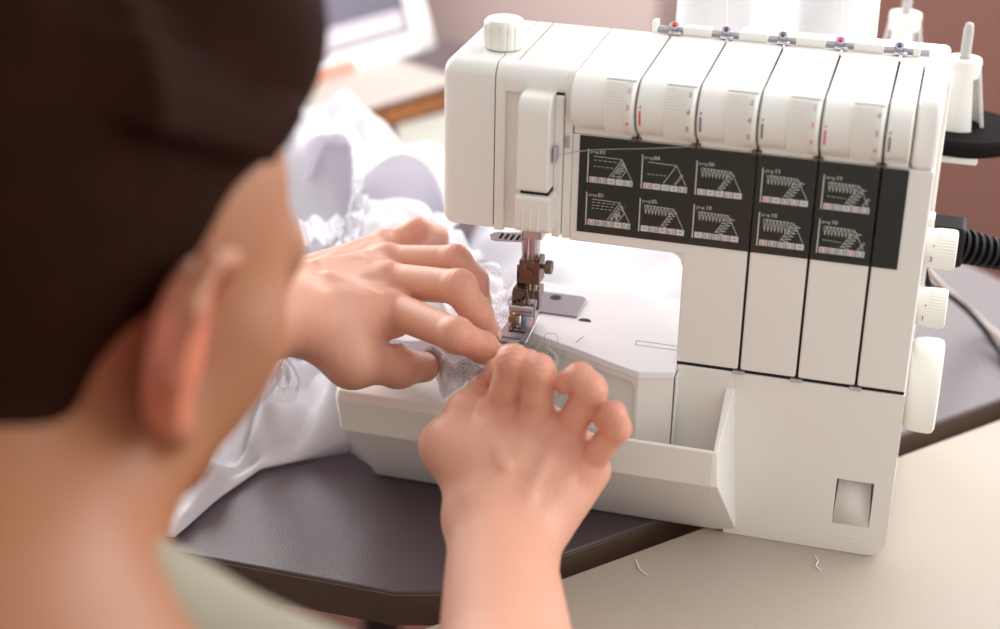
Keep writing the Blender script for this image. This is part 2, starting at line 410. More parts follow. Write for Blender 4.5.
b2 = MB(); b2.grid(cover, 240, 90); part(b2, 'looper_cover', M_PL, solid=0)
part(b, 'looper_housing', M_PL)
# guide lines on plate
b = MB(); b.box(-.1560, -.1300, .0180, .0183, .1079, .1082); b.box(-.1560, -.1300, .0235, .0238, .1079, .1082); b.box(-.1562, -.1558, .018, .0238, .1079, .1082); part(b, 'plate_marks', mat('mark_grey', (165, 155, 158), .6), smooth=False)
b = MB(); b.prism(arc(-.192, .040, .004, 0, 180, 8), .1078, .1083, axis='z'); part(b, 'plate_slot', M_GAP)
# frame right of the cover
b = MB(); b.box(-.1270, -.1255, -.0085, .0, .056, .104); part(b, 'cover_edge', M_PL, bevel=.0005)

# needle plate (steel) with rounded corner and hole
npl = [(-.2440, .0360), (-.2440, -.0020), (-.2235, -.0020), (-.2225, .0120), (-.2080, .030), (-.1985, .036)] + arc(-.2025, .0680, .005, 0, 90, 6) + [(-.2440, .073)]
npl = [(-.2440, .0730), (-.2440, -.0020), (-.2222, -.0020), (-.2215, .0430), (-.1975, .0430)] + arc(-.2025, .0680, .005, 0, 90, 6)
b = MB(); b.prism(npl, .1078, .1092, axis='z'); npo = part(b, 'needle_plate', mat('plate_steel', (150, 148, 158), .35, metal=.8), bevel=.0004)
b = MB(); b.cyl((-.2165, .0660, .10925), (0,0,1), .0035, .0002, 24); o = part(b, 'plate_hole', M_GAP)
# presser foot
b = MB()
b.add([(-.2352, -.0108, .1128), (-.2160, -.0108, .1128), (-.2160, -.0085, .1108), (-.2352, -.0085, .1108), (-.2340, .0300, .1108), (-.2180, .0300, .1108),
       (-.2352, -.0112, .1150), (-.2160, -.0112, .1150), (-.2160, -.0075, .1128), (-.2352, -.0075, .1128), (-.2340, .0300, .1126), (-.2180, .0300, .1126)],
      [(0,1,7,6), (6,7,8,9), (9,8,11,10), (0,3,2,1), (3,4,5,2), (4,10,11,5), (0,6,9,10,4,3), (1,2,5,11,8,7)])
foot = part(b, 'presser_foot', M_CHR, bevel=.0003)
b = MB(); text(b, 'M', lambda a, c_: (-.2292+a*1.2, .0060+c_*1.2, .11285), .006); b.box(-.2300, -.2200, .0035, .0055, .1126, .1130)
for k in range(9): b.box(-.2335+k*.0016, -.2327+k*.0016, -.0100, -.0080, .1145, .1150)
o = part(b, 'foot_slot', M_GAP, smooth=False)
# ankle and lever
b = MB(); b.box(-.2322, -.2285, .016, .024, .112, .122); b.cyl((-.2335, .020, .1205), (1,0,0), .0042, .0150, 20); b.tube([(-.2312, .014, .114), (-.2302, .019, .121), (-.2292, .022, .131)], .0018, 8)
part(b, 'foot_ankle', M_CHR, bevel=.0004)
b = MB(); b.box(-.2328, -.2272, .012, .017, .1140, .1185); part(b, 'foot_spring', mat('brass', (188, 150, 110), .3, metal=1), bevel=.0006)
b = MB(); b.box(-.2318, -.2155, .018, .030, .1285, .1345); b.box(-.2320, -.2245, .017, .021, .1230, .1330); b.box(-.2310, -.2290, .022, .028, .118, .135); b.box(-.2190, -.2165, .022, .028, .120, .135)
b.box(-.2305, -.2170, .0215, .0235, .1300, .1480)
for (ax, az) in ((-.2300, .1245), (-.2272, .1252), (-.2246, .1272)): pass
part(b, 'needle_guide', M_BRONZE, bevel=.0005)
b = MB()
for (ax, az) in ((-.2300, .1262), (-.2274, .1272), (-.2248, .1290)): b.cyl((ax, .0168, az), (0,-1,0), .0010, .0004, 12)
b.box(-.2300, -.2235, .0214, .0218, .1350, .1440); part(b, 'guide_holes', M_GAP)
# needle bar and clamp
b = MB(); b.cyl((-.2205, .022, .151), (0,0,1), .0037, .034, 28); b.cyl((-.2260, .026, .112), (0,0,1), .0028, .060, 20); part(b, 'needle_bar', M_CHR)
b = MB(); b.box(-.2275, -.2150, .0150, .0285, .1395, .1545); b.cyl((-.2215, .0148, .147), (0,-1,0), .0024, .0012, 16); b.cyl((-.2180, .018, .1545), (0,0,1), .0025, .002, 12)
part(b, 'needle_clamp', M_BRONZE, bevel=.0008)
b = MB(); b.cyl((-.2150, .020, .1500), (1,0,0), .0015, .004, 14); b.cyl((-.2125, .020, .1500), (1,0,0), .0042, .0040, 28); part(b, 'clamp_screw', mat('olive_screw', (120, 112, 92), .4, metal=.6), bevel=.0006)
b = MB(); b.cyl((-.2180, .019, .1400), (0,0,-1), .0010, .016, 12); b.lathe([(.0006, 0), (.0006, .013), (.0001, .016)], (-.2180, .019, .1250), (0,0,-1), 10)
b.cyl((-.2212, .019, .1400), (0,0,-1), .0009, .014, 12); b.lathe([(.0005, 0), (.0005, .012), (.0001, .015)], (-.2212, .019, .1270), (0,0,-1), 10)
part(b, 'needle', M_CHR)
# thread guide plate under the head with four slots
b = MB(); zc = .1735; gx = -.2335
pl4 = arc(-.2390, .0140, .0065, 80, 260, 10) + arc(-.2250, .0120, .001, -90, 0, 3) + [(-.2240, .0245)]
b.prism(pl4, .1675, .1686, axis='z'); b.box(-.2230, -.2120, .006, .024, .1725, .1775); b.box(-.2270, -.2240, .018, .0235, .168, .179)
part(b, 'thread_plate', M_CHR, bevel=.0004)
b = MB()
for k in range(4): b.box(-.2390+k*.0034, -.2378+k*.0034, .0110, .0180, .1684, .1690)
part(b, 'plate_slots', M_GAP)
for pts_, r_ in (([(-.2190, .012, .186), (-.2192, .0145, .160), (-.2185, .0170, .130), (-.2180, .017, .1165)], .00018), ([(-.2280, .017, .176), (-.2240, .0150, .150), (-.2212, .017, .125)], .00018),
                 (catmull([(-.2022, -.0100, .2305), (-.1850, -.0020, .2335), (-.1500, -.0016, .2384), (-.1262, -.0022, .2425)], 4), .00028), (catmull([(-.2022, -.0100, .2305), (-.2060, -.012, .222), (-.2100, -.010, .214), (-.2150, -.004, .195), (-.2170, .004, .182)], 4), .00020)):
    b = MB(); b.tube(pts_, r_, 6); part(b, 'upper_thread', M_GTHREAD)

# ---- thread guide rail along the top rear edge
b = MB(); b.cyl((-.168, .0945, .2790), (1,0,0), .0016, .158, 12); b.box(-.168, -.010, .0935, .0985, .2765, .2782)
rail = part(b, 'guide_rail', M_CHR2)
for i, sx in enumerate(SEAM):
    x = sx-.0020 if i else -.1575
    b = MB(); 
    w0 = sx+.0065; b.prism([(.0905, .2768), (.0905, .2812), (.0925, .2822), (.0985, .2818), (.0985, .2768)], w0, w0+.0170 if i < 4 else w0+.004); part(b, 'rail_clip', M_PL, bevel=.0006)
    b = MB(); b.cyl((x+.0005, .0945, .2800), (.1, -.5, 1), .0030, .0022, 24); b.box(x-.002, x+.0055, .088, .092, .2775, .2790); part(b, 'thread_eyelet', M_CHR, bevel=.0003)
    b = MB(); b.cyl((x+.0006, .0934, .2822), (.1, -.5, 1), .0013, .0006, 16); part(b, 'eyelet_dot', mcol[i])
b = MB(); b.prism([(.0895, .2768), (.0895, .2835), (.0915, .2842), (.0985, .2835), (.0985, .2768)], -.1695, -.1665); part(b, 'rail_clip', M_PL, bevel=.0006)

# ---- right side controls
def sidedial(cx, cy, cz, r, L, name, hole=False, ticks=40):
    b = MB(); n = ticks*4
    prof = [(r*.93, 0), (r*.97, L*.35), (r*1.0, L*.42), (r*1.0, L*.88), (r*.95, L*.97), (r*.8, L), (r*.01, L)]
    vs = []
    for (rr, h) in prof:
        for j in range(n):
            a = 2*PI*j/n; q = rr-(.0005 if (j % 4 == 0 and L*.4 < h < L*.9) else 0); vs.append((cx+h, cy+q*math.cos(a), cz+q*math.sin(a)))
    b.add(vs, [(k*n+j, k*n+(j+1) % n, (k+1)*n+(j+1) % n, (k+1)*n+j) for k in range(len(prof)-1) for j in range(n)] + [tuple(range(n)), tuple(range((len(prof)-1)*n, len(prof)*n))])
    return part(b, name, M_PL2)
p = Py(927, 247, .06); d1 = sidedial(.001, .060, p[2], .0118, .0185, 'stitch_length_dial')
p2 = Py(922, 306, .06); d2 = sidedial(.001, .060, p2[2], .0118, .0175, 'differential_dial')
for dd, pp, s in ((d1, p, '3'), (d2, p2, '1')):
    t = MB(); text(t, s, lambda a, c_: (.0045+a, .0483, pp[2]-.004+c_), .0045); text(t, '.', lambda a, c_: (.0055+a, .0490, pp[2]+.0050+c_), .008)
    o = t.build('dial_mark', M_BLU, smooth=False); put(o, mac); o.parent = dd; o.matrix_parent_inverse = Matrix.Identity(4)
p3 = Py(905, 382, .07)
b = MB(); b.lathe([(.0255, 0), (.0278, .003), (.0288, .008), (.0290, .0160), (.0280, .0185), (.0255, .0195), (.001, .0197)], (.0015, .070, p3[2]), (1,0,0), 64); part(b, 'handwheel', M_PL2)
b = MB(); b.box(.0015, .0042, .12, .15, .10, .255); b.box(.0015, .0052, .105, .118, .155, .175); part(b, 'side_fitting', M_PL, bevel=.001)
b = MB(); b.box(-.125, .0015, .098, .15, .1, .27); part(b, 'rear_housing', M_PL, bevel=.004)
# ---- spool stand
ZS = .2015
b = MB(); b.box(-.19, .026, .165, .27, ZS-.012, ZS-.007); 
b.box(-.10, -.06, .145, .18, ZS-.02, ZS-.0075); part(b, 'spool_stand', M_PL, bevel=.0015)
def holder(x, y):
    b = MB(); n = 36; tz = ZS+.046
    b.lathe([(.0100, .035), (.0112, .044), (.0105, .0465), (.0045, .0468), (.0045, .035)], (x, y, ZS), (0,0,1), n)
    for k in range(3):                      # three splayed fins
        a0 = math.radians(-92+120*k); vs = []
        for q in range(9):
            a = a0+math.radians(-37+74*q/8)
            for (r, h) in ((.0108, .041), (.0172, .002), (.0152, .002), (.0090, .041)): vs.append((x+r*math.cos(a), y+r*math.sin(a), ZS+h))
        fs = [(4*q+j, 4*q+(j+1) % 4, 4*(q+1)+(j+1) % 4, 4*(q+1)+j) for q in range(8) for j in range(4)] + [(0,1,2,3), (32,33,34,35)]
        b.add(vs, fs)
    o = part(b, 'spool_holder', M_PL)
    b = MB(); b.lathe([(.0036, -.010), (.0036, .02), (.0032, .065), (.0024, .0685), (.0005, .0695)], (x, y, ZS), (0,0,1), 20); part(b, 'spool_pin', M_PIN)
def disc(x, y):
    b = MB(); b.lathe([(.036, 0), (.0385, .002), (.0385, .008), (.036, .010), (.002, .010)], (x, y, ZS-.0068), (0,0,1), 72); part(b, 'foam_disc', M_FOAM)
hx, hy, _ = Pz(965, 58, ZS+.0465)
holder(hx, hy); disc(hx+.004, hy)
hx2, hy2, _ = Pz(906, 13, ZS+.0465)
holder(hx2, hy2); disc(hx2, hy2)
# thread cones, free-standing things on the stand
def spool(px, yv, lab):
    x = Py(px, 20, yv)[0]
    t = empty('thread_cone', (x, yv, ZS+.004)); tag(t, lab, 'thread', 'white thread cones')
    b = MB(); prof = []
    for k in range(60):
        h = .006+k*.0022; prof.append((.0262-.00003*k+(.00012 if k % 2 else 0), h))
    prof = [(.020, .005)] + prof + [(.019, .139)]
    b.lathe(prof, (x, yv, ZS), (0,0,1), 56); o = put(b.build('wound_thread', M_THREAD), t)
    b = MB(); b.lathe([(.0240, .0036), (.0235, .0055), (.012, .0058), (.010, .146), (.0085, .146), (.0100, .0036)], (x, yv, ZS), (0,0,1), 32); put(b.build('core', M_PL2), t)
    return x
x1 = spool(716, hy, 'left white thread cone standing behind the machine, by the red eyelet')
x2 = spool(777, hy2, 'middle white thread cone, set further back between the other two')
x3 = spool(837, hy, 'right white thread cone, next to the empty spool holders')
for xx, yy in ((x1, hy), (x2, hy2), (x3, hy)): disc(xx, yy) if 0 else None
for (px, py, yv) in ((727, 38, hy-.03), (842, 46, hy-.03)):
    a = Py(px, py, .095); c_ = Py(px+.5, -120, hy-.032); b = MB(); b.tube([a, c_], .0003, 6); part(b, 'upper_thread', M_THREAD)

# ================================================================ CABLES
plug = empty('power_cable', Py(960, 245, .14)); tag(plug, 'black power cable with ribbed plug in the right side of the machine', 'cable')
a = Vector(Py(936, 236, .13)); e = Vector(Py(1040, 262, .16)); d = (e-a).normalized()
b = MB(); b.box(.004, .0245, .118, .142, Py(945, 245, .13)[2]-.010, Py(945, 245, .13)[2]+.016); put(b.build('plug', M_RUB, bevel=.003), plug)
b = MB(); st = Vector(Py(958, 245, .13)); en = Vector(Py(1030, 262, .15)); dd_ = (en-st); L = dd_.length; dn = dd_.normalized()
for k in range(9):
    b.lathe([(.0075, 0), (.0112-.0003*k, .0006), (.0112-.0003*k, .0026), (.0075, .0032)], st+dn*(k*.0052), dn, 20)
b.cyl(st, dn, .0070, L, 16)
put(b.build('strain_relief', M_RUB), plug)
b = MB(); b.tube(catmull([en, en+dn*.05+Vector((0,0,-.02)), en+dn*.1+Vector((.02,.03,-.10)), Vector((.21,.36,.008)), Vector((.23,.46,.010)), Vector((.24,.62,-.3))], 8), .0035, 10); put(b.build('cord', M_RUB), plug)
b = MB(); pts = [(.003, .135, .128), Vector(Py(930, 286, .15)), Vector(Pz(950, 296, .055)), Vector(Pz(975, 318, .02)), Vector(Pz(1000, 353, .004)), Vector(Pz(1040, 420, .0035)), Vector(Pz(1100, 520, .0035))]
cb = b
cb.tube(catmull(pts, 8), .0022, 10); o = cb.build('pedal_cable', M_RUB); tag(o, 'thin black pedal cable curving down behind the handwheel', 'cable')
b = MB(); b.tube(catmull([Vector(Py(926, 268, .15)), Vector(Pz(948, 292, .045)), Vector(Pz(975, 316, .012)), Vector(Pz(1010, 345, .0035)), Vector(Pz(1060, 380, .0035))], 8), .0022, 10)
o = b.build('pale_cable', mat('pale_cable', (214, 198, 188), .5)); tag(o, 'thin pale cable beside the black pedal cable', 'cable')

# ================================================================ TABLES
top = [(-1.25, -.108), (-.262, -.1165)] + [(p.x, p.y) for p in catmull([(-.262, -.1165, 0), (-.232, -.1060, 0), (-.2120, -.0870, 0)], 5)][1:] + [(.1698, .347), (-.425, .869), (-.62, .985), (-1.25, .24)]
tb = empty('dark_desk', (-.4, .3, -.75)); tag(tb, 'dark grey laminate desk with rounded corner under the machine', 'desk')
b = MB(); b.prism(top, -.0215, 0, axis='z'); put(b.build('desk_top', M_TBL, bevel=.0016), tb)
cx0, cy0 = -.5, .3
b = MB(); b.prism([(x+(.0006 if x > cx0 else -.0006), y+(-.0012 if y < 0 else .0006)) for x, y in top], -.0225, -.0016, axis='z'); put(b.build('edge_band', M_EDGE, bevel=.0005), tb)
for (x, y) in ((-.385, -.060), (-1.1, .0), (.05, .34), (-.6, .80)):
    b = MB(); b.box(x-.02, x+.02, y-.02, y+.02, -.75, -.022); put(b.build('leg', mat('dark_leg', (44, 34, 32), .5), bevel=.003), tb)
lt = empty('beige_desk', (.3, -.2, -.75)); tag(lt, 'beige textured desk top pushed diagonally beside the dark desk', 'desk')
u_ = Vector((.66, .7513, 0)); v_ = Vector((.7513, -.66, 0)); o0 = Vector((-.112, -.0045, 0))
def UV(a, c_): q = o0+u_*a+v_*c_; return (q.x, q.y)
M_BEI = mat('beige_laminate', (176, 163, 150), .5, noise=.10, nscale=900, bump=.22, bscale=1200)
nt = M_BEI.node_tree
b = MB(); b.prism([UV(-.212, 0), UV(.70, 0), UV(.70, .8), UV(-.212, .8)], -.022, 0, axis='z'); put(b.build('desk_top', M_BEI, bevel=.002), lt)
for a, c_ in ((-.17, .05), (.65, .05), (-.17, .75), (.65, .75)):
    q = UV(a, c_); b = MB(); b.box(q[0]-.02, q[0]+.02, q[1]-.02, q[1]+.02, -.75, -.021); put(b.build('leg', mat('pale_leg', (170, 140, 124), .5), bevel=.003), lt)
fz = [(-.60, -.13), (-.55, -.12)]
# ================================================================ ROOM
U = Vector((.6606, .7507, 0)); N = Vector((-.7507, .6606, 0))
def W(u, n, z): q = U*u+N*n; return (q.x, q.y, z)
NW, UW = 2.00, .95
# corner seen at px 440
best = min((abs((lambda q: 500+FPX*(R @ (np.array(q)-CAM))[0]/(R @ (np.array(q)-CAM))[2])(W(uu/100, NW, .05))-441), uu/100) for uu in range(-50, 300))
UW = best[1]
print('corner u', UW)
M_WALL = mat('pink_plaster', (152, 106, 94), .85, noise=.03, nscale=6, bump=.1, bscale=60)
M_WALL2 = mat('brown_plaster', (150, 104, 92), .8, noise=.03, nscale=6)
def wallbox(name, u0, u1, n0, n1, z0, z1, m, kind='structure', mb=None):
    b = mb or MB(); P = [W(u, n, z) for u in (u0, u1) for n in (n0, n1) for z in (z0, z1)]
    b.add(P, [(0,1,3,2), (4,6,7,5), (0,4,5,1), (2,3,7,6), (0,2,6,4), (1,5,7,3)])
    if mb: return b
    o = b.build(name, m, smooth=False); 
    if kind: o['kind'] = kind
    return o
b = MB()
for (u0, u1, z0, z1) in ((-2.2, UW, -.75, .22), (-2.2, -1.9, .22, 1.85), (UW-.2, UW, .22, 1.85), (-2.2, UW, 1.55, 1.85)): wallbox('', u0, u1, NW, NW+.12, z0, z1, None, mb=b)
o = b.build('wall_left', M_WALL, smooth=False); o['kind'] = 'structure'
b = MB()
for (n0, n1, z0, z1) in ((-2.2, NW, -.75, .12), (-2.2, -1.6, .12, 1.85), (1.35, NW, .12, 1.85), (-2.2, NW, 1.6, 1.85)): wallbox('', UW, UW+.12, n0, n1, z0, z1, None, mb=b)
o = b.build('wall_back', M_WALL, smooth=False); o['kind'] = 'structure'
b = MB(); b.box(-3.2, 3.2, -2.6, 3.4, -.80, -.75); o = b.build('floor', M_FLOOR, smooth=False); o['kind'] = 'structure'
def wall_n(px, py):                          # where the view through a pixel meets the back wall, along it
    d = ray(px, py); Ua, Na = np.array(U), np.array(N); q = CAM+d*((UW-.10-CAM@Ua)/(d@Ua)); return float(q@Na)
o = wallbox('lit_wall_panel', UW-.10, UW-.001, wall_n(657, 10), wall_n(400, 20), -.75, .115, mat('lit_wall_pink', (236, 214, 210), .7))  # added panel; its paler pink stands for the lit part of the wall
M_WF = mat('white_frame', (235, 232, 228), .4)
b = MB()
for (n0, n1, z0, z1) in ((-1.6, 1.35, .12, .15), (-1.6, 1.35, 1.55, 1.6), (-1.6, -1.55, .15, 1.55), (1.30, 1.35, .15, 1.55), (-.14, -.11, .15, 1.55)): wallbox('', UW+.02, UW+.07, n0, n1, z0, z1, None, mb=b)
o = b.build('window_1', M_WF, smooth=False); o['kind'] = 'structure'
b = MB()
for (u0, u1, z0, z1) in ((-1.9, UW-.2, .22, .27), (-1.9, UW-.2, 1.5, 1.55), (-1.9, -1.85, .27, 1.5), (UW-.25, UW-.2, .27, 1.5)): wallbox('', u0, u1, NW+.02, NW+.07, z0, z1, None, mb=b)
o = b.build('window_2', M_WF, smooth=False); o['kind'] = 'structure'

# ================================================================ SMOOTH SOLIDS (one continuous skin grown round bones)
def sdf_mesh(prims, h, k, clip=None):
    """prims: ('c', a, b, ra, rb) tapered limb | ('e', centre, radii, 3x3 axes) ellipsoid | each may end with own blend. Surface nets on blocks."""
    B = 16
    def dist(P, pr):
        if pr[0] == 'c':
            a, b, ra, rb = np.array(pr[1], float), np.array(pr[2], float), pr[3], pr[4]
            ab = b-a; t = np.clip(((P-a) @ ab)/max(1e-12, ab @ ab), 0, 1)
            return np.linalg.norm(P-a-t[:, None]*ab, axis=1)-(ra+(rb-ra)*t)
        c_, r, A = np.array(pr[1], float), np.array(pr[2], float), np.array(pr[3], float)
        q = (P-c_) @ A.T; k0 = np.linalg.norm(q/r, axis=1); k1 = np.linalg.norm(q/(r*r), axis=1)
        return np.where(k1 > 1e-9, k0*(k0-1)/np.maximum(k1, 1e-9), -r.min())
    def field(P, prs):
        d = None
        for pr in prs:
            e = dist(P, pr); kk = pr[-1]['k'] if isinstance(pr[-1], dict) else k
            if isinstance(pr[-1], dict) and pr[-1].get('cut'):
                hh = np.maximum(kk-np.abs(-e-d), 0)/kk; d = np.maximum(d, -e)+hh*hh*kk*.25; continue
            if d is None: d = e; continue
            hh = np.maximum(kk-np.abs(d-e), 0)/kk; d = np.minimum(d, e)-hh*hh*kk*.25
        return d
    lo = np.array([1e9]*3); hi = -lo
    for pr in prims:
        if isinstance(pr[-1], dict) and pr[-1].get('cut'): continue
        if pr[0] == 'c':
            for p, r in ((pr[1], pr[3]), (pr[2], pr[4])): lo = np.minimum(lo, np.array(p)-r); hi = np.maximum(hi, np.array(p)+r)
        else: r = max(pr[2]); lo = np.minimum(lo, np.array(pr[1])-r); hi = np.maximum(hi, np.array(pr[1])+r)
    lo = lo-k-2*h; hi = hi+k+2*h
    if clip: lo = np.maximum(lo, clip[0]); hi = np.minimum(hi, clip[1])
    nb = np.ceil((hi-lo)/(B*h)).astype(int)
    g = np.stack(np.meshgrid(*[np.arange(n) for n in nb], indexing='ij'), -1).reshape(-1, 3)
    cen = lo+(g+.5)*B*h; diag = B*h*.5*1.7321
    D = [dist(cen, pr) for pr in prims]
    dc = field(cen, prims); act = np.abs(dc) < diag*1.15+k+h*2
    dims = nb*B+2
    ii = np.stack(np.meshgrid(*[np.arange(B+1)]*3, indexing='ij'), -1).reshape(-1, 3)
    keys = []; pos = []; quads = []
    def key(c_): return (c_[:, 0]*dims[1]+c_[:, 1])*dims[2]+c_[:, 2]
    for bi in np.nonzero(act)[0]:
        base = g[bi]*B; P = lo+(base+ii)*h
        prs = [pr for pr, dd in zip(prims, D) if dd[bi] < diag*2.3+max(k, .018 if k < .01 else .06)]
        if not prs or (isinstance(prs[0][-1], dict) and prs[0][-1].get('cut')): continue
        F = field(P, prs).reshape(B+1, B+1, B+1); S = F < 0
        if S.all() or not S.any(): continue
        cs = np.zeros((B, B, B)); sm = np.zeros((B, B, B, 3)); ct = np.zeros((B, B, B))
        co = np.stack(np.meshgrid(*[np.arange(B)]*3, indexing='ij'), -1).astype(float)
        for ax in range(3):
            o1, o2 = [a for a in range(3) if a != ax]
            for e1 in (0, 1):
                for e2 in (0, 1):
                    sl0 = [None]*3; sl1 = [None]*3
                    sl0[ax] = slice(0, B); sl1[ax] = slice(1, B+1)
                    sl0[o1] = sl1[o1] = slice(e1, B+e1); sl0[o2] = sl1[o2] = slice(e2, B+e2)
                    a = F[tuple(sl0)]; b = F[tuple(sl1)]; cr = (a < 0) != (b < 0)
                    t = np.where(cr, a/np.where(cr, a-b, 1), 0)
                    off = np.zeros((B, B, B, 3)); off[..., ax] = t; off[..., o1] = e1; off[..., o2] = e2
                    sm += off*cr[..., None]; ct += cr
        m = ct > 0; cells = np.argwhere(m); keys.append(key(cells+base)); pos.append(lo+(cells+base+sm[m]/ct[m][:, None])*h)
        for ax in range(3):
            o1, o2 = (ax+1) % 3, (ax+2) % 3
            sl0 = [slice(0, B)]*3; sl1 = [slice(0, B)]*3; sl1[ax] = slice(1, B+1)
            a = S[tuple(sl0)]; b = S[tuple(sl1)]; cr = np.argwhere(a != b)
            if not len(cr): continue
            ins = a[tuple(cr.T)]; cc = cr+base
            d1 = np.zeros(3, int); d1[o1] = 1; d2 = np.zeros(3, int); d2[o2] = 1
            q = np.stack([key(cc-d1-d2), key(cc-d2), key(cc), key(cc-d1)], 1)
            q[~ins] = q[~ins][:, ::-1]; quads.append(q)
    keys = np.concatenate(keys); pos = np.concatenate(pos); quads = np.concatenate(quads)
    uk, ui = np.unique(keys, return_index=True); pos = pos[ui]
    idx = np.searchsorted(uk, quads); idx[idx >= len(uk)] = 0
    ok = (uk[idx] == quads).all(1); return pos, idx[ok]
def mesh_obj(name, parts, m, parent=None, smooth_it=2):
    V = []; Fs = []; o_ = 0
    for p, q in parts: V.append(p); Fs.append(q+o_); o_ += len(p)
    V = np.concatenate(V); Fs = np.concatenate(Fs)
    me = bpy.data.meshes.new(name); me.vertices.add(len(V)); me.vertices.foreach_set('co', V.astype(np.float32).ravel())
    me.loops.add(len(Fs)*4); me.loops.foreach_set('vertex_index', Fs.ravel().astype(np.int32))
    me.polygons.add(len(Fs)); me.polygons.foreach_set('loop_start', np.arange(0, len(Fs)*4, 4, dtype=np.int32))
    me.update(calc_edges=True); me.validate(); me.polygons.foreach_set('use_smooth', [True]*len(me.polygons)); me.materials.append(m)
    o = bpy.data.objects.new(name, me); COL.objects.link(o)
    if smooth_it:
        md = o.modifiers.new('smooth', 'SMOOTH'); md.factor = .5; md.iterations = smooth_it
    if parent: put(o, parent)
    return o
V3 = lambda p: np.array(p, float)
def lerp(a, b, t): return V3(a)*(1-t)+V3(b)*t

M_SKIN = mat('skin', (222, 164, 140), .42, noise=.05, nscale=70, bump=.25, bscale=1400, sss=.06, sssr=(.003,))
M_SKIN_SHADE = mat('skin_face_shaded', (150, 96, 64), .5, noise=.05, nscale=30, sss=.08, sssr=(.006,))
M_HAIR = mat('brown_hair', (36, 14, 6), .8, spec=.05, noise=.5, nscale=50, bump=.6, bscale=300)
M_SHIRT = mat('khaki_cotton', (150, 144, 126), .9, noise=.08, nscale=500, bump=.4, bscale=900)
M_TROU = mat('dark_trousers', (50, 48, 56), .9)
M_NAIL = mat('nail', (232, 184, 165), .25)

def hand(wrist, fingers, thumb, elbow, up, wr=(.027, .019), far=.040, fs=1.0, ts=1.0):
    """fingers: four lists [mcp, pip, dip, tip]; thumb [cmc, mcp, ip, tip]; up = dorsal direction"""
    P = []; up = V3(up); up /= np.linalg.norm(up); wrist = V3(wrist)
    F = [[V3(p) for p in f] for f in fingers]; T = [V3(p) for p in thumb]
    rad = [tuple(fs*q for q in r_) for r_ in [(.0098, .0090, .0079, .0064), (.0100, .0092, .0081, .0066), (.0095, .0087, .0077, .0062), (.0084, .0076, .0068, .0056)]]
    acr = F[3][0]-F[0][0]; acr /= np.linalg.norm(acr)
    # carpal block + metacarpals
    for i, f in enumerate(F):
        st = wrist+acr*(-.016+.0105*i)
        P.append(('c', st, f[0]-up*.003, .0145, .0118, {'k': .010}))
        P.append(('c', lerp(st, f[0], .35)-up*.007, f[0]-up*.009, .0120, .0092, {'k': .010}))
        P.append(('c', lerp(st, f[0], .15)+up*.0125, f[0]+up*.0075, .0016, .0024, {'k': .006}))     # tendon
        P.append(('e', f[0]+up*.0030, (.0098, .0094, .0088), np.eye(3), {'k': .006}))
    def dz(a_, b_, t, h_): return lerp(wrist+acr*(-.016+.0105*a_), F[b_][0], t)+up*h_
    for ch in ([dz(3, 3, .05, .0128), dz(2.5, 2, .4, .0135), dz(2, 2, .75, .0112)], [dz(2.5, 2, .4, .0135), dz(3, 3, .8, .0108)], [dz(0, 1, .1, .0130), dz(.8, 1, .5, .0140), dz(.6, 0, .85, .0110)]):
        for a_, b_ in zip(ch[:-1], ch[1:]): P.append(('c', a_, b_, .0012, .0012, {'k': .0045}))
    # webs between neighbouring knuckles
    for i in range(3): P.append(('c', lerp(F[i][0], wrist, .26)-up*.006, lerp(F[i+1][0], wrist, .26)-up*.006, .0085, .0085, {'k': .006}))
    # thenar mass and thumb
    P.append(('c', lerp(wrist, T[0], .6), T[1], .0150, .0112, {'k': .012}))
    P.append(('c', T[1], lerp(wrist, F[0][0], .55), .0105, .0125, {'k': .016}))
    P.append(('c', T[1], lerp(wrist, F[0][0], .80)-up*.006, .0075, .0085, {'k': .014}))
    P.append(('c', T[1], T[2], .0110*ts, .0098*ts, {'k': .006})); P.append(('e', T[2], (.0105*ts,)*3, np.eye(3), {'k': .004}))
    P.append(('c', T[2], T[3], .0100*ts, .0080*ts, {'k': .004}))
    for f, r in zip(F, rad):
        P.append(('c', f[0], f[1], r[0], r[1]*.97, {'k': .0022}))
        P.append(('e', f[1], (r[1]*1.01,)*3, np.eye(3), {'k': .003}))
        P.append(('c', f[1], f[2], r[1]*.97, r[2]*.98, {'k': .0025})); P.append(('e', f[2], (r[2]*1.03,)*3, np.eye(3), {'k': .003}))
        P.append(('c', f[2], f[3], r[2]*.97, r[3], {'k': .0025}))
    # wrist and forearm (flattened: two parallel bones)
    e = V3(elbow); ax = e-wrist; L = np.linalg.norm(ax); ax /= L
    w2 = acr-ax*(acr@ax); w2 /= np.linalg.norm(w2)
    for s in (-1, 1):
        P.append(('c', wrist+w2*s*(wr[0]-wr[1]), wrist+ax*L*.45+w2*s*.010, wr[1], far*.84, {'k': .014}))
        P.append(('c', wrist+ax*L*.45+w2*s*.010, e, far*.84, far, {'k': .014}))
    P.append(('e', wrist+w2*.021+up*.009+ax*.012, (.009,)*3, np.eye(3), {'k': .010}))
    return P
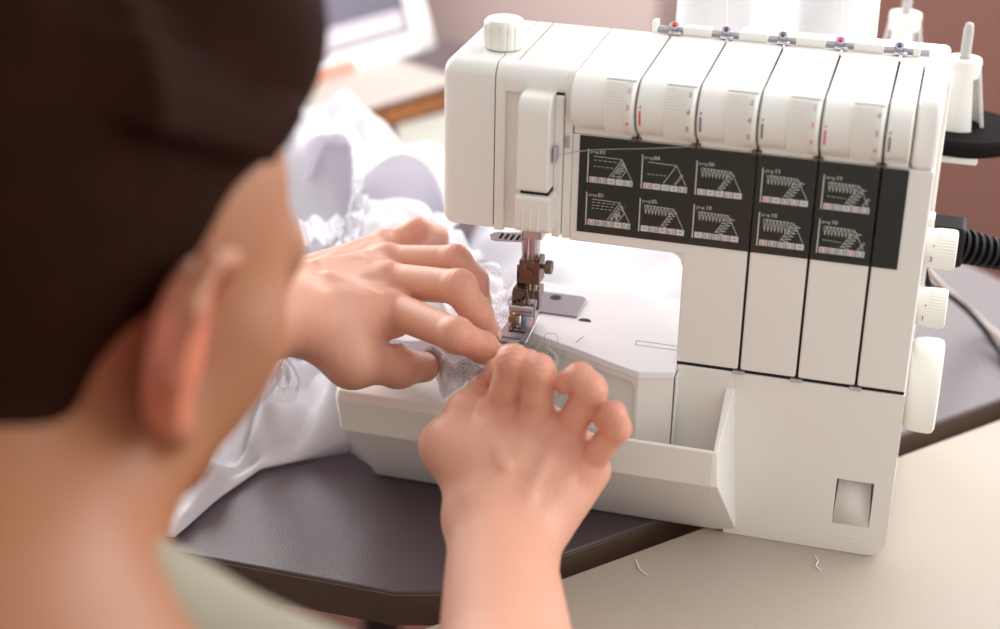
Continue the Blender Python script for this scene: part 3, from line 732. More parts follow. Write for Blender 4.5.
# ---- left hand on the cloth (fingers point right)
L_w = V3(Pz(268, 306, .152))
LF = [[Pz(392, 309, .136), Pz(456, 335, .140), Pz(482, 347, .128), Pz(497, 357, .117)],
      [Pz(389, 281, .142), Pz(459, 287, .152), Pz(477, 315, .138), Pz(489, 334, .122)],
      [Pz(387, 262, .143), Pz(455, 261, .152), Pz(474, 281, .138), Pz(480, 300, .126)],
      [Pz(384, 248, .138), Pz(418, 231, .146), Pz(436, 237, .136), Pz(440, 250, .126)]]
LT = [Pz(318, 340, .128), Pz(352, 362, .118), Pz(398, 367, .107), Pz(424, 367, .100)]
L_e = V3((-.47, -.27, .10))
Lprims = hand(L_w, LF, LT, L_e, (.05, -.30, .95), wr=(.030, .023), far=.040, fs=1.10, ts=1.13)
# ---- right hand in front (fingers point away)
R_w = V3(Pz(500, 532, .066))
RF = [[Pz(500, 412, .112), Pz(513, 361, .147), Pz(499, 372, .124), Pz(490, 383, .112)],
      [Pz(536, 421, .113), Pz(538, 371, .144), Pz(527, 364, .126), Pz(514, 364, .114)],
      [Pz(564, 438, .105), Pz(591, 390, .138), Pz(580, 377, .143), Pz(564, 383, .139)],
      [Pz(585, 468, .090), Pz(617, 428, .120), Pz(613, 414, .129), Pz(602, 419, .124)]]
RT = [Pz(466, 492, .078), Pz(447, 446, .096), Pz(466, 411, .108), Pz(482, 390, .110)]
R_e = V3(Pd(526, 960, .685))
Rprims = hand(R_w, RF, RT, R_e, (-.1, -.75, .65), wr=(.0275, .020), far=.032, fs=.96)

# ---- head, neck, trunk
ear = V3(Pd(178, 332, .62))
yaw, pit = math.radians(21), math.radians(-17)
Fd = V3((math.sin(yaw)*math.cos(pit), math.cos(yaw)*math.cos(pit), math.sin(pit)))
Rd = V3((math.cos(yaw), -math.sin(yaw), 0)); Ud = np.cross(Rd, Fd)
HM = np.stack([Rd, Fd, Ud])                                   # rows: head axes
HO = ear-Rd*.074
def H(r, f, u): return HO+Rd*r+Fd*f+Ud*u
neckb = V3(Pd(-30, 730, .56)) 
shR = V3(Pd(340, 960, .53)); shL = V3(Pd(-400, 860, .66))
chest = neckb+V3((.0, .02, -.16)); belly = neckb+V3((0, .0, -.36)); hip = neckb+V3((.0, -.05, -.52))
hp = [('e', H(0, -.012, .040), (.074, .096, .088), HM), ('e', H(0, .030, .020), (.066, .068, .080), HM, {'k': .03}),
      ('c', H(0, .045, -.020), H(0, .058, -.064), .056, .030, {'k': .03}), ('c', H(.052, .010, -.048), H(.012, .074, -.078), .020, .014, {'k': .022}),
      ('c', H(-.052, .010, -.048), H(-.012, .074, -.078), .020, .014, {'k': .022}), ('c', H(.054, .046, -.010), H(.050, .020, -.040), .020, .022, {'k': .02}),
      ('c', H(-.054, .046, -.010), H(-.050, .020, -.040), .020, .022, {'k': .02}), ('e', H(0, .074, -.076), (.016, .014, .013), HM, {'k': .016}), ('e', H(.034, .052, -.028), (.023, .026, .028), HM, {'k': .03}), ('e', H(-.034, .052, -.028), (.023, .026, .028), HM, {'k': .03}),
      ('c', H(0, .096, .008), H(0, .116, -.030), .007, .011, {'k': .010}), ('e', H(.012, .108, -.032), (.008, .009, .007), HM, {'k': .006}), ('e', H(-.012, .108, -.032), (.008, .009, .007), HM, {'k': .006}),
      ('c', H(-.020, .094, -.054), H(.020, .094, -.054), .005, .005, {'k': .006}), ('c', H(-.017, .093, -.064), H(.017, .093, -.064), .006, .006, {'k': .005}),
      ('c', H(-.045, .082, .022), H(.045, .082, .022), .010, .010, {'k': .014}),
      ('c', H(0, -.030, -.030), neckb, .052, .060, {'k': .035}), ('c', H(.0, .010, -.050), neckb+V3((0, .03, -.01)), .040, .050, {'k': .03}),
      ('c', neckb+V3((0, -.01, -.01)), shR+V3((-.03, 0, .0)), .050, .048, {'k': .06}), ('c', neckb+V3((0, -.01, -.01)), shL+V3((.03, 0, 0)), .055, .048, {'k': .06}),
      ('c', lerp(neckb, shR, .6)+V3((0, 0, -.07)), lerp(neckb, shL, .6)+V3((0, 0, -.07)), .085, .085, {'k': .06}),
      ('c', chest, belly, .125, .115, {'k': .06}), ('c', belly, hip, .12, .15, {'k': .05}),
      ('c', shR, R_e, .048, .040, {'k': .03}), ('c', shL, L_e, .048, .042, {'k': .03}),
      ('c', R_e, lerp(R_e, R_w, .25), .036, .032, {'k': .02}), ('c', L_e, lerp(L_e, L_w, .25), .038, .034, {'k': .02})]
# eye sockets and ears
for s in (-1, 1):
    hp.append(('e', H(s*.031, .100, .002), (.015, .013, .011), HM, {'k': .010, 'cut': 1}))
    hp.append(('e', H(s*.031, .083, .002), (.0125, .0125, .0125), HM, {'k': .002}))
# ears: rim, lobe and a hollow (right one faces the camera)
for s in (-1, 1):
    tilt = np.stack([Rd*s*.93+Fd*.36*1, Fd*.93-Rd*s*.36, Ud])
    c0 = H(s*.084, -.010, -.004)
    hp.append(('e', c0, (.0075, .0205, .0330), tilt, {'k': .008}))
    rim = [H(s*.078, .012, .014), H(s*.087, .006, .030), H(s*.098, -.014, .033), H(s*.105, -.028, .018), H(s*.102, -.028, -.006), H(s*.092, -.016, -.027), H(s*.081, .000, -.037)]
    for a, b in zip(rim[:-1], rim[1:]): hp.append(('c', a, b, .0045, .0045, {'k': .004}))
    hp.append(('e', H(s*.081, .000, -.034), (.0055, .008, .009), HM, {'k': .005}))
hp_head = hp
person_parts = [sdf_mesh(hp, .0032, .02), sdf_mesh(Lprims, .0010, .006), sdf_mesh(Rprims, .0010, .006)]
def crease(part, fingers, thumb, up, rads):
    pos, q = part; up = V3(up)/np.linalg.norm(up); disp = np.zeros(len(pos)); flush_glow = np.zeros(len(pos))
    for it_ in range(3):
        sm_ = np.zeros_like(pos); ct_ = np.zeros(len(pos))
        for k_ in range(4):
            np.add.at(sm_, q[:, k_], pos[q[:, (k_+1) % 4]]+pos[q[:, (k_+3) % 4]]); np.add.at(ct_, q[:, k_], 2)
        pos[:] = pos*.4+.6*sm_/np.maximum(ct_, 1)[:, None]
    a = pos[q[:, 0]]; n_ = np.cross(pos[q[:, 2]]-a, pos[q[:, 3]]-pos[q[:, 1]]); vn = np.zeros_like(pos)
    for k_ in range(4): np.add.at(vn, q[:, k_], n_)
    vn /= np.maximum(1e-12, np.linalg.norm(vn, axis=1))[:, None]
    js = []
    for f in fingers+[[thumb[0]]+list(thumb[1:])]:
        f = [V3(p) for p in f]
        for j in (1, 2): js.append((f[j-1], f[j], f[j+1], 1.0 if j == 1 else .7))
        flush_glow = np.maximum(flush_glow, np.exp(-(np.linalg.norm(pos-f[0]-up*.006, axis=1)/.010)**2)*.8)
        flush_glow = np.maximum(flush_glow, np.exp(-(np.linalg.norm(pos-f[3], axis=1)/.010)**2)*.9)
    for p0, p1, p2, w_ in js:
        ax = (p2-p1)/np.linalg.norm(p2-p1)+(p1-p0)/np.linalg.norm(p1-p0); ax /= np.linalg.norm(ax)
        bis = (p1-p0)/np.linalg.norm(p1-p0)-(p2-p1)/np.linalg.norm(p2-p1); bis = bis+up*.35; bis -= ax*(bis@ax); bis /= np.linalg.norm(bis)
        r_ = pos-p1; s_ = r_@ax; near = np.exp(-(np.linalg.norm(r_, axis=1)/.011)**4); dors = np.clip(vn@bis, 0, 1)**.7
        wob = .0006*np.sin((r_@np.cross(ax, bis))*700)
        for c_ in (-.0046, -.0016, .0016, .0046): disp -= w_*.00065*np.exp(-((s_-c_+wob)/.0008)**2)*near*dors
        flush_glow = np.maximum(flush_glow, near*dors*.75)
    g_ = np.sin(pos[:, 0]*900+pos[:, 1]*300)*np.sin(pos[:, 1]*700-pos[:, 2]*400); disp += .00005*g_
    pos += vn*disp[:, None]; return flush_glow
fl = [np.zeros(len(person_parts[0][0])), crease(person_parts[1], LF, LT, (.05, -.30, .95), None), crease(person_parts[2], RF, RT, (-.1, -.75, .65), None)]
for ear_s in (1, -1): fl[0] = np.maximum(fl[0], np.exp(-(np.linalg.norm(person_parts[0][0]-H(ear_s*.088, -.012, -.002), axis=1)/.030)**4)*1.3)
person = mesh_obj('person', person_parts, M_SKIN, smooth_it=0)
at_ = person.data.attributes.new('flush_glow', 'FLOAT', 'POINT'); at_.data.foreach_set('value', np.concatenate(fl).astype(np.float32))
for m_ in (M_SKIN, M_SKIN_SHADE):                 # redder skin over knuckles and fingertips; backlit red glow painted on the ears
    nt_ = m_.node_tree; b_ = nt_.nodes['Principled BSDF']; src = b_.inputs['Base Color'].links[0].from_socket
    an_ = nt_.nodes.new('ShaderNodeAttribute'); an_.attribute_name = 'flush_glow'; mxn = nt_.nodes.new('ShaderNodeMixRGB'); mxn.inputs[2].default_value = lin((206, 110, 88))
    ml = nt_.nodes.new('ShaderNodeMath'); ml.operation = 'MULTIPLY'; ml.inputs[1].default_value = .55; nt_.links.new(an_.outputs['Fac'], ml.inputs[0])
    nt_.links.new(ml.outputs[0], mxn.inputs[0]); nt_.links.new(src, mxn.inputs[1]); nt_.links.new(mxn.outputs[0], b_.inputs['Base Color'])
tag(person, 'person with brown hair in a khaki shirt, guiding lace under the needle with both hands', 'person')
# shade on face and neck painted in: a darker copy of the skin colour
person.data.materials.append(M_SKIN_SHADE)
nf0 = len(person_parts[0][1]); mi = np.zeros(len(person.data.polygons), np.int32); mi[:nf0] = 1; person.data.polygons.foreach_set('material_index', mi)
# ---- hair: short cap swept up from the nape, a low knot behind
hh = [('e', H(0, -.026, .050), (.081, .098, .090), HM), ('e', H(0, -.055, .012), (.074, .062, .066), HM, {'k': .03}), ('e', H(.004, .030, .098), (.068, .066, .050), HM, {'k': .03}), ('e', H(.012, .035, .120), (.050, .048, .040), HM, {'k': .03}),
      ('e', H(0, -.078, -.050), (.052, .034, .044), HM, {'k': .03}), ('e', H(.02, -.075, -.075), (.034, .026, .030), HM, {'k': .03}), ('e', H(.044, -.056, -.050), (.036, .034, .044), HM, {'k': .02}), ('e', H(-.044, -.056, -.050), (.036, .034, .044), HM, {'k': .02}),
      ('e', H(.0, -.075, .125), (.050, .048, .040), HM, {'k': .02}), ('e', H(0, -.070, -.030), (.050, .032, .042), HM, {'k': .02}),
      ('e', H(.086, -.006, -.028), (.030, .034, .040), HM, {'k': .006, 'cut': 1}), ('e', H(-.086, -.006, -.028), (.030, .034, .040), HM, {'k': .006, 'cut': 1}),
      ('e', H(0, .135, -.02), (.075, .075, .09), HM, {'k': .02, 'cut': 1})]
for j in range(46):                       # locks combed back and up towards the knot
    random.seed(900+j); s = random.choice((-1, 1)); a = random.uniform(.15, 1.35)
    st = H(s*.080*math.sin(a+.15), .060*math.cos(a)+.01, .055+.045*math.cos(a)); md_ = H(s*.088*math.sin(a)*.98, -.035, .055+.075*math.cos(a*.98)); en_ = H(s*.03*math.sin(a), -.100, .080+.05*math.cos(a))
    hh.insert(6, ('c', st, md_, .004, .005, {'k': .004})); hh.insert(6, ('c', md_, en_, .005, .004, {'k': .004}))
hair = mesh_obj('hair', [sdf_mesh(hh, .0026, .006)], M_HAIR, person, smooth_it=1)
# ---- shirt: loose shell over trunk and upper arms with a stand-away collar
cN = neckb
sp = [('c', lerp(cN, shR, .35)+V3((0, 0, -.045)), shR+V3((0, 0, -.01)), .056, .060, {'k': .05}), ('c', lerp(cN, shL, .35)+V3((0, 0, -.045)), shL, .056, .060, {'k': .05}),
      ('c', lerp(cN, shR, .6)+V3((0, 0, -.075)), lerp(cN, shL, .6)+V3((0, 0, -.075)), .097, .097, {'k': .06}),
      ('c', chest, belly, .140, .132, {'k': .06}), ('c', belly, hip, .135, .165, {'k': .05}),
      ('c', shR, lerp(shR, R_e, .62), .062, .058, {'k': .03}), ('c', shL, lerp(shL, L_e, .62), .062, .060, {'k': .03}),
      ('c', cN+V3((.01, .045, -.05)), cN+V3((0, .015, .05)), .062, .064, {'k': .03, 'cut': 1}),
      ('c', Pd(116, 645, .605), Pd(304, 757, .59), .036, .045, {'k': .03}), ('c', Pd(116, 645, .605), cN+V3((.02, .05, -.10)), .030, .06, {'k': .03})]
shirt = mesh_obj('shirt', [sdf_mesh(sp, .004, .02)], M_SHIRT, person, smooth_it=3)
# collar band standing round the neck, open at the front
nd = V3(H(0, -.02, -.05))-cN; nd /= np.linalg.norm(nd)
e1 = np.cross(nd, V3((0, 1, 0))); e1 /= np.linalg.norm(e1); e2 = np.cross(nd, e1); 
if e2[1] < 0: e2 = -e2
if e1[0] < 0: e1 = -e1
b = MB()
def collar(u, v):
    a = math.radians(-222+264*u); r = .066+.022*(v**2)+.004*math.sin(u*9); hgt = .020+.014*math.cos(a+PI/2)-.034*(v)+.0
    if v < .5: hh_ = -.034+.030*(v/.5); rr = .068
    else: t = (v-.5)/.5; hh_ = -.004-.034*t; rr = .069+.020*t
    q = cN+e1*math.cos(a)*rr+e2*math.sin(a)*rr*.95+nd*(hh_-.004)+V3((0, 0, 0))
    return tuple(q)
b.grid(collar, 60, 14); put(b.build('collar', M_SHIRT, solid=.0022), person)
# trousers and shoes (below the desk)
for s in (-1, 1):
    h0 = hip+V3((s*.085, .02, -.05)); kn = h0+V3((s*.05, .40, -.02)); kn[2] = -.30; h0[2] = max(h0[2], -.33); an = kn+V3((0, -.06, -.38)); an[2] = -.685
    lg = mesh_obj('trouser_leg', [sdf_mesh([('c', h0, kn, .085, .062, {'k': .03}), ('c', kn, an, .060, .045, {'k': .02})], .008, .03)], M_TROU, person)
    b = sdf_mesh([('c', an+V3((0, -.02, -.02)), an+V3((0, .15, -.035)), .040, .028, {'k': .03})], .005, .02)
    mesh_obj('shoe', [b], M_RUB, person)
hipz = hip[2]
st = empty('stool', (hip[0], hip[1]-.03, -.75)); tag(st, 'round dark stool under the seated person', 'stool')
sz = hip[2]-.185
b = MB(); b.lathe([(.17, -.05), (.185, -.035), (.185, -.012), (.16, 0)], (hip[0], hip[1]-.03, sz), (0,0,1), 40); put(b.build('seat', M_RUB), st)
for k in range(4):
    a = PI/4+k*PI/2; b = MB(); b.tube([(hip[0]+.11*math.cos(a), hip[1]-.03+.11*math.sin(a), sz-.05), (hip[0]+.17*math.cos(a), hip[1]-.03+.17*math.sin(a), -.748)], .014, 10); put(b.build('leg', M_RUB), st)
# finger nails
def nail(f, r, up):
    a, b_ = V3(f[2]), V3(f[3]); ax = b_-a; ax /= np.linalg.norm(ax); up = V3(up); n_ = up-ax*(up@ax); n_ /= np.linalg.norm(n_); sd = np.cross(ax, n_)
    c_ = lerp(a, b_, .95)+n_*r*.55
    mb = MB()
    def g(u, v): t = (u-.5)*1.7; s_ = (v-.5)*.0095; return tuple(c_+ax*s_+sd*math.sin(t)*r*.80+n_*(math.cos(t)*r*.52-.0012*(abs(v-.5)*2)**3))
    mb.grid(g, 9, 7); put(mb.build('fingernail', M_NAIL, solid=.0005), person)
for f, r in zip(LF, (.0066, .0068, .0064, .0058)): nail(f, r, (.7, -.2, .6))
for f, r in zip(RF[:2], (.0066, .0068)): nail(f, r, (-.6, .6, .4))
nail(LT, .0078, (.1, -.6, .7)); nail(RT, .0078, (-.7, -.2, .6))
# ================================================================ GARMENT
def sst(a, b, x): t = min(1, max(0, (x-a)/(b-a))); return t*t*(3-2*t)
M_CLOTH = mat('white_satin', (250, 248, 253), .55, noise=.02, nscale=40, sheen=.2)
def translucent(m, f=.4, col=(246, 243, 248)):
    nt = m.node_tree; b = nt.nodes['Principled BSDF']; o = nt.nodes['Material Output']
    t = nt.nodes.new('ShaderNodeBsdfTranslucent'); t.inputs['Color'].default_value = lin(col); mx = nt.nodes.new('ShaderNodeMixShader'); mx.inputs[0].default_value = f
    nt.links.new(b.outputs[0], mx.inputs[1]); nt.links.new(t.outputs[0], mx.inputs[2]); nt.links.new(mx.outputs[0], o.inputs['Surface'])
translucent(M_CLOTH, .35)
def lace_mat(name, rgb, scale, thr):
    m = mat(name, rgb, .75, bump=1.0, bscale=260)
    nt = m.node_tree; b = nt.nodes['Principled BSDF']; tc = [n for n in nt.nodes if n.type == 'TEX_COORD'][0]
    v = nt.nodes.new('ShaderNodeTexVoronoi'); v.feature = 'DISTANCE_TO_EDGE'; v.inputs['Scale'].default_value = scale
    w = nt.nodes.new('ShaderNodeTexNoise'); w.inputs['Scale'].default_value = 55; w.inputs['Detail'].default_value = 2
    nt.links.new(tc.outputs['Object'], v.inputs['Vector']); nt.links.new(tc.outputs['Object'], w.inputs['Vector'])
    g = nt.nodes.new('ShaderNodeMath'); g.operation = 'LESS_THAN'; g.inputs[1].default_value = thr; nt.links.new(v.outputs['Distance'], g.inputs[0])
    g2 = nt.nodes.new('ShaderNodeMath'); g2.operation = 'GREATER_THAN'; g2.inputs[1].default_value = .52; nt.links.new(w.outputs['Fac'], g2.inputs[0])
    mx = nt.nodes.new('ShaderNodeMath'); mx.operation = 'MAXIMUM'; nt.links.new(g.outputs[0], mx.inputs[0]); nt.links.new(g2.outputs[0], mx.inputs[1])
    r = nt.nodes.new('ShaderNodeMapRange'); r.inputs['To Min'].default_value = .6; r.inputs['To Max'].default_value = 1; nt.links.new(mx.outputs[0], r.inputs['Value'])
    nt.links.new(r.outputs[0], b.inputs['Alpha']); return m
M_LACE = lace_mat('white_lace', (240, 238, 246), 420, .16)
M_EMB = mat('white_embroidery', (246, 244, 248), .6)
def yfront(x):
    pts = [(-.9, -.106), (-.402, -.106), (-.396, -.060), (-.385, -.018), (-.362, .002), (-.338, .020), (-.318, .006), (-.285, .012), (-.245, .022)]
    for (a, ya), (b_, yb) in zip(pts[:-1], pts[1:]):
        if x <= b_: t = (x-a)/(b_-a); return ya*(1-t)+yb*t
    return .022
def hA(x, y):
    f = yfront(x); e = max(0, y-f); edge = math.sqrt(min(1, e/.016))
    base = .0035+.016*math.sin(e*28+x*14)**2*sst(.01, .10, e)
    base += .0800*sst(-.372, -.330, x)*(1-sst(.085, .16, y)*.5)
    base += .088*math.exp(-(((x+.495)/.092)**2+((y-.36)/.100)**2)**1.6)+.045*math.exp(-(((x+.62)/.12)**2+((y-.28)/.12)**2)**2)
    base += .030*math.exp(-(((x+.395)/.030)**2+((y-.035)/.030)**2))+.022*math.exp(-(((x+.43)/.05)**2+((y-.10)/.05)**2))
    w = .006*math.sin(x*95+y*40+2*math.sin(y*30))+.0035*math.sin(x*60-y*110+1)+.002*math.sin(x*210+y*160)
    w *= sst(.0, .03, e)*(1-.75*sst(-.345, -.32, x))
    return max(.0022, .0022+(base+w)*edge)
ga = MB()
def fa(u, v):
    x = -.86+(.86-.2475)*u; f = yfront(x); y = f+(.505-f)*(v**1.25)
    xx = min(x, -.2475)
    if y > .102: xx = -.86+(.86-.300-.115*sst(.12, .26, y))*u
    z = hA(xx, y)*(1-sst(.42, .50, y)*.96)*(1-.96*(1-sst(-.86, -.83, xx)))
    return (xx, y, z+.0006)
ga.grid(fa, 330, 300)
def hB(x, y):
    ex = min(1, (-.128-x)/.02); ey = min(1, (y-.1045)/.012, (.405-y)/.03); ex = min(ex, (x+.36)/.02); e = math.sqrt(max(0, min(ex, ey)))
    return .003+e*(.030+.012*math.sin(x*40+y*22)+.006*math.sin(y*75-x*30)+.028*sst(-.25, -.36, -(-x)) * 0)
ga.grid(lambda u, v: (-.36+(.36-.1285)*u, .1045+.30*v, hB(-.36+(.36-.1285)*u, .1045+.30*v)+.0006), 140, 140)
# hooded fold standing up beside the machine
rimf = catmull([Py(352, 238, .175), Py(352, 205, .185), Py(366, 175, .20), Py(396, 156, .21), Py(424, 166, .205), Py(440, 192, .195), Py(449, 232, .18)], 10)
def hood(u, v):
    k = u*(len(rimf)-1); i = min(int(k), len(rimf)-2); p = rimf[i].lerp(rimf[i+1], k-i)
    c_ = Vector((-.372, .33, .02)); s_ = 1-.95*(1-math.cos(v*PI/2)); q = Vector((c_.x+(p.x-c_.x)*s_, p.y+.14*math.sin(v*PI/2), .02+(p.z-.02)*s_))
    q.z += .0025*math.sin(u*22+v*6)*v; return tuple(q)
ga.grid(hood, 61, 26)
# front flap between hood and hand
TLp, TRp = Vector(Py(356, 196, .185)), Vector(Py(437, 206, .175)); BLp, BRp = Vector(Pz(330, 262, .100)), Vector(Pz(486, 262, .115))
def flap(u, v):
    a = TLp.lerp(TRp, u); b_ = BLp.lerp(BRp, u); p = a.lerp(b_, v)
    p.z += .010*math.sin(PI*v)*math.sin(PI*u)+.0016*math.sin(u*26+v*14)*v+.0022*math.sin(v*18-u*8)-.012*math.exp(-((u-.92)/.06)**2)*(1-v); return tuple(p)
ga.grid(flap, 60, 40)
# second fold left of the hood
rim2 = catmull([Py(300, 190, .24), Py(312, 140, .25), Py(335, 133, .25), Py(352, 150, .235), Py(362, 190, .20), Py(368, 225, .17)], 10)
def fold2(u, v):
    k = u*(len(rim2)-1); i = min(int(k), len(rim2)-2); p = rim2[i].lerp(rim2[i+1], k-i)
    q = p+Vector((-.02*v, .10*v, -.055*v*v)); q.z += .003*math.sin(u*14+v*5); return tuple(q)
ga.grid(fold2, 51, 20)
# tongue over the plate to the needle and the piece held between the fingers
def tongue(u, v):
    a = Vector(Pz(430, 262, .102)).lerp(Vector(Pz(470, 380, .098)), v); b_ = Vector((-.262, .098, .112)).lerp(Vector((-.2200, -.012, .1108)), v)
    p = a.lerp(b_, u); p.z += .0015*math.sin(u*16+v*11)+.0012*math.sin(v*34); p.z = max(p.z, .1105 if p.x > -.25 else 0); return tuple(p)
lt_ = MB(); lt_.grid(tongue, 60, 70)
def held(u, v):
    top_ = [Vector(Pz(366, 352, .095)), Vector(Pz(400, 346, .106)), Vector(Pz(440, 352, .108)), Vector(Pz(478, 366, .106)), Vector(Pz(498, 372, .108))]
    bot_ = [Vector(Pz(372, 356, .088)), Vector(Pz(410, 362, .086)), Vector(Pz(446, 388, .084)), Vector(Pz(482, 388, .090)), Vector(Pz(500, 380, .106))]
    k = u*4; i = min(int(k), 3); p = top_[i].lerp(top_[i+1], k-i).lerp(bot_[i].lerp(bot_[i+1], k-i), v)
    p.y += .004*math.sin(u*30+2*v); p.z += .003*math.sin(u*19-v*5)*(.3+v)+.001*math.sin(u*60); return tuple(p)
ga.grid(held, 90, 26)
garment = ga.build('white_garment', M_CLOTH, solid=.0012, angle=180)
tag(garment, 'white satin garment with lace trim heaped left of the sewing machine', 'clothing')
# the same heap runs over the front edge at the far left
lt_.build('lace_trim', M_LACE, solid=.0004, angle=180, parent=garment)
# lace bands along the folds
def band(fn, name='lace_trim', nu=80, nv=14, sc=.0018):
    b = MB(); b.grid(lambda u, v: tuple(Vector(fn(u, v))+Vector((0, -.0015, .002))+Vector((0, -1, 1))*sc*math.sin(u*71+3*v)*math.sin(v*9+u*23)), nu, nv); b.build(name, M_LACE, solid=.0016, angle=180, parent=garment)
band(lambda u, v: tuple(Vector(fold2(.62+.36*u, 0)).lerp(Vector(hood(.02+.20*(1-u), 0)), v*.9)))
band(lambda u, v: tuple(Vector(hood(.01+.30*u, .0)).lerp(Vector(flap(.02+.12*(1-v), .0+.7*(1-u))), v)), nv=10)
band(lambda u, v: tuple(Vector(flap(.06+.10*v, .05+.95*u))), nv=10)
band(lambda u, v: Pz(300+48*u, 222+24*v+4*math.sin(u*14), .098), nv=12, nu=60)
band(lambda u, v: tuple(Vector(held(.12+.8*u, .15+.85*v))), nv=16)
# beads along the flap seam
b = MB()
for k in range(26):
    q = Vector(flap(.155, .02+.037*k))+Vector((0, -.002, .0035)); b.lathe([(.0001, -.0011), (.0009, -.0006), (.0012, 0), (.0009, .0006), (.0001, .0011)], q, (0,0,1), 8)
o = b.build('seam_beads', M_EMB, parent=garment); o['kind'] = 'stuff'
# embroidered motif that hangs over the end of the base
b = MB()
def mot(px, py, z): return Vector(Pz(px, py, z))+Vector((0, -.003, .003))
def mz(py): return .088-.0009*(py-345)
def stroke(pts, r=.0006): b.tube(catmull([mot(x, y, mz(y)) for x, y in pts], 5), r, 6)
for k in range(6): stroke([(300-k*4.5, 352+k*2), (292-k*4, 366+k*3), (281-k*3.2, 384+k*2.5), (268-k*1.5, 402+k)], .0005)
for rr in (3, 5, 7): stroke([(285+rr*math.cos(a*.7), 378+rr*1.6*math.sin(a*.7)) for a in range(10)], .0008)
for k in range(9): stroke([(276+k*3.1, 390-k*.4), (275+k*3.0, 396), (273.5+k*2.9, 405-abs(k-4)*.8)], .0005)
stroke([(283, 352), (290, 362), (297, 372), (301, 384), (297, 392)], .0009); stroke([(272, 384), (277, 374), (283, 364), (291, 357)], .0009)
o = b.build('embroidered_motif', M_EMB, parent=garment)
# lint and loose threads
b = MB(); random.seed(11)
for k in range(70):
    c_ = Vector(Pz(random.uniform(508, 556), random.uniform(345, 392), .100+random.uniform(-.012, .006))); pts = [c_]
    d_ = Vector((random.uniform(-1, 1), random.uniform(-1, .6), random.uniform(-1, 1))).normalized()
    for j in range(7):
        d_ = (d_+Vector((random.uniform(-1, 1), random.uniform(-1, 1), random.uniform(-1, 1)))*.9).normalized(); pts.append(pts[-1]+d_*.0035)
    b.tube(catmull(pts, 3), random.uniform(.00012, .0003), 5)
b.tube(catmull([Vector(Pz(548, 350, .104)), Vector(Pz(556, 358, .103)), Vector(Pz(553, 372, .098)), Vector(Pz(545, 378, .094))], 6), .0016, 8)
o = b.build('lint', mat('grey_lint', (186, 180, 172), .9)); tag(o, 'tangle of grey thread ends trimmed off under the presser foot', 'lint', kind='stuff')
for q, (lab, pts) in enumerate([('short white thread end curled on the beige desk, lower left part', [(636, 560), (639, 568), (644, 573), (648, 575)]), ('short pale thread end on the beige desk close to the machine', [(815, 556), (818, 561), (816, 566), (821, 570)])]):
    b = MB(); b.tube(catmull([Vector(Pz(x, y, .0006)) for x, y in pts], 6), .00035, 6); tag(b.build('thread_end', M_THREAD), lab, 'thread', 'loose thread ends')
# ================================================================ THINGS BEHIND
q0, q1 = Vector(Pz(400, 126, 0)), Vector(Pz(447, 111, 0)); ud = (q1-q0).normalized(); nd_ = Vector((-ud.y, ud.x, 0))
A0 = q1+ud*.02; wl = .55; HB = .030
tr = empty('wicker_tray', tuple(A0-ud*wl*.5+nd_*.12)); tag(tr, 'low orange brown wicker tray with pale top at the back of the desk', 'tray')
def bx(b, a, c_, n0, n1, z0, z1): 
    P = [tuple(A0-ud*a_+nd_*n_+Vector((0, 0, z))) for a_ in (a, c_) for n_ in (n0, n1) for z in (z0, z1)]
    b.add(P, [(0,1,3,2), (4,6,7,5), (0,4,5,1), (2,3,7,6), (0,2,6,4), (1,5,7,3)]); return b
M_WICK = mat('wicker', (176, 116, 66), .7, noise=.3, nscale=90)
b = bx(MB(), 0, wl, .004, .2, .001, HB-.004); put(b.build('tray_body', M_WICK, bevel=.003), tr)
b = MB()
for k in range(44):
    a_ = .006+k*.0125
    for r_ in range(3):
        z_ = .005+r_*.0085; 
        b.tube([tuple(A0-ud*(a_-.005)+nd_*.004+Vector((0,0,z_))), tuple(A0-ud*a_+nd_*(-.001 if (k+r_) % 2 else .003)+Vector((0,0,z_+.002))), tuple(A0-ud*(a_+.006)+nd_*.004+Vector((0,0,z_)))], .0034, 6)
o = put(b.build('wicker_weave', M_WICK), tr)
b = bx(MB(), -.002, wl+.002, -.003, .004, HB-.008, HB-.003); bx(b, -.002, wl+.002, -.003, .004, .0005, .005); put(b.build('tray_rim', mat('wicker_rim', (84, 42, 32), .6), bevel=.002), tr)
b = bx(MB(), 0, wl, .000, .2, HB-.004, HB); put(b.build('tray_top', mat('pale_top', (214, 202, 194), .6), bevel=.002), tr)
# framed picture lying back on the tray
fb = Vector(Pz(437, 47, HB+.001)); fd = (Vector(Pz(437, 47, HB+.001))-Vector(Pz(322, 80, HB+.001))).normalized(); fn = Vector((-fd.y, fd.x, 0)); fu = (Vector((0, 0, 1))*.93+fn*.36).normalized(); fw = fd.cross(fu)
fr = empty('framed_picture', tuple(fb-fd*.15)); tag(fr, 'blurred white framed picture leaning at the upper left behind the cloth', 'picture')
def fbx(b, a0, a1, h0, h1, t0, t1):
    P = [tuple(fb-fd*a_+fu*h_+fw*(-t_)) for a_ in (a0, a1) for h_ in (h0, h1) for t_ in (t0, t1)]
    b.add(P, [(0,1,3,2), (4,6,7,5), (0,4,5,1), (2,3,7,6), (0,2,6,4), (1,5,7,3)]); return b
M_WFR = mat('white_lacquer', (244, 242, 240), .4)
b = MB(); fbx(b, 0, .030, 0, .26, 0, .012); fbx(b, .30, .33, 0, .26, 0, .012); fbx(b, 0, .33, 0, .022, 0, .012); fbx(b, 0, .33, .24, .26, 0, .012); put(b.build('frame', M_WFR, bevel=.002), fr)
b = fbx(MB(), .03, .30, .022, .24, .004, .010); put(b.build('picture', mat('picture_dark', (84, 74, 96), .35, noise=.45, nscale=9)), fr)
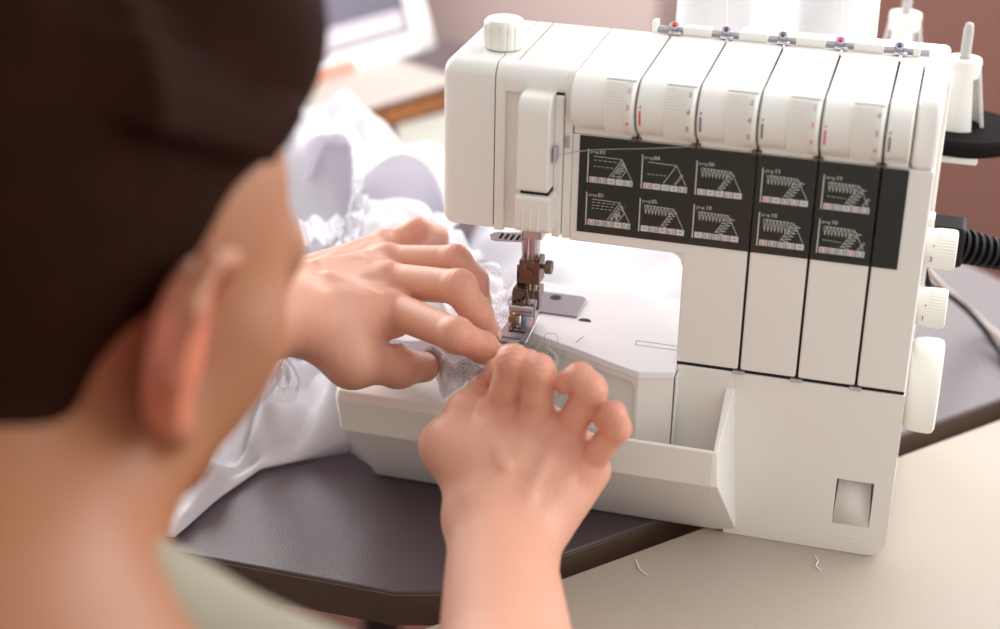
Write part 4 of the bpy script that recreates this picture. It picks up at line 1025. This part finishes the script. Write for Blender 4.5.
b = fbx(MB(), .035, .28, .026, .048, .0005, .005); put(b.build('pale_strip', mat('pale_lilac', (206, 196, 206), .5), bevel=.002), fr)
b = fbx(MB(), .12, .30, .001, .012, -.004, .003); put(b.build('orange_strip', mat('orange_strip', (226, 150, 126), .6), bevel=.001), fr)

mt = MB(); e = [Pz(396, 128, .0), Pz(470, 108, .0), Pz(470, 215, .0), Pz(402, 215, .0)]  # added sheet whose pale colour stands for glare on the desk top
mt.prism([(q[0], q[1]) for q in e], .0006, .0030, axis='z'); tag(mt.build('desk_glare_sheet', mat('pale_glare', (206, 206, 196), .45), bevel=.0008), 'pale grey green sheet added as glare on the desk in front of the wicker tray', 'glare sheet')
# ================================================================ LIGHT, CAMERA
def area(name, loc, target, sx, sy, power, color):
    l = bpy.data.lights.new(name, 'AREA'); l.shape = 'RECTANGLE'; l.size = sx; l.size_y = sy; l.energy = power; l.color = color
    o = bpy.data.objects.new(name, l); COL.objects.link(o); o.location = loc
    o.rotation_euler = (Vector(target)-Vector(loc)).to_track_quat('-Z', 'Y').to_euler(); return o
area('window_light_back', W(UW-.02, -.12, .85), W(0, -.12, .85), 2.8, 1.36, 48, (1, .99, .985))
area('window_light_left', W(UW-1.1, NW-.02, .9), W(UW-1.1, 0, .9), 1.7, 1.2, 42, (1, .985, .975))
w = bpy.data.worlds.new('world'); SC.world = w; w.use_nodes = True
w.node_tree.nodes['Background'].inputs[0].default_value = (.99, .985, .955, 1); w.node_tree.nodes['Background'].inputs[1].default_value = .86
cd = bpy.data.cameras.new('camera'); cam = bpy.data.objects.new('camera', cd); COL.objects.link(cam); SC.camera = cam
cd.sensor_width = 36; cd.lens = FPX*36/1000; cd.clip_start = .02
Rw = Matrix([[R[0][0], -R[1][0], -R[2][0]], [R[0][1], -R[1][1], -R[2][1]], [R[0][2], -R[1][2], -R[2][2]]])
cam.matrix_world = Matrix.Translation(Vector(CAM)) @ Rw.to_4x4()
cd.dof.use_dof = True; cd.dof.focus_distance = .985; cd.dof.aperture_fstop = 3.4
for o in COL.objects:
    if o.parent is None: o.location.z += TZ
vs = SC.view_settings; vs.view_transform = 'Standard'; vs.look = 'None'; vs.gamma = 1; vs.exposure = 0; vs.use_curve_mapping = False
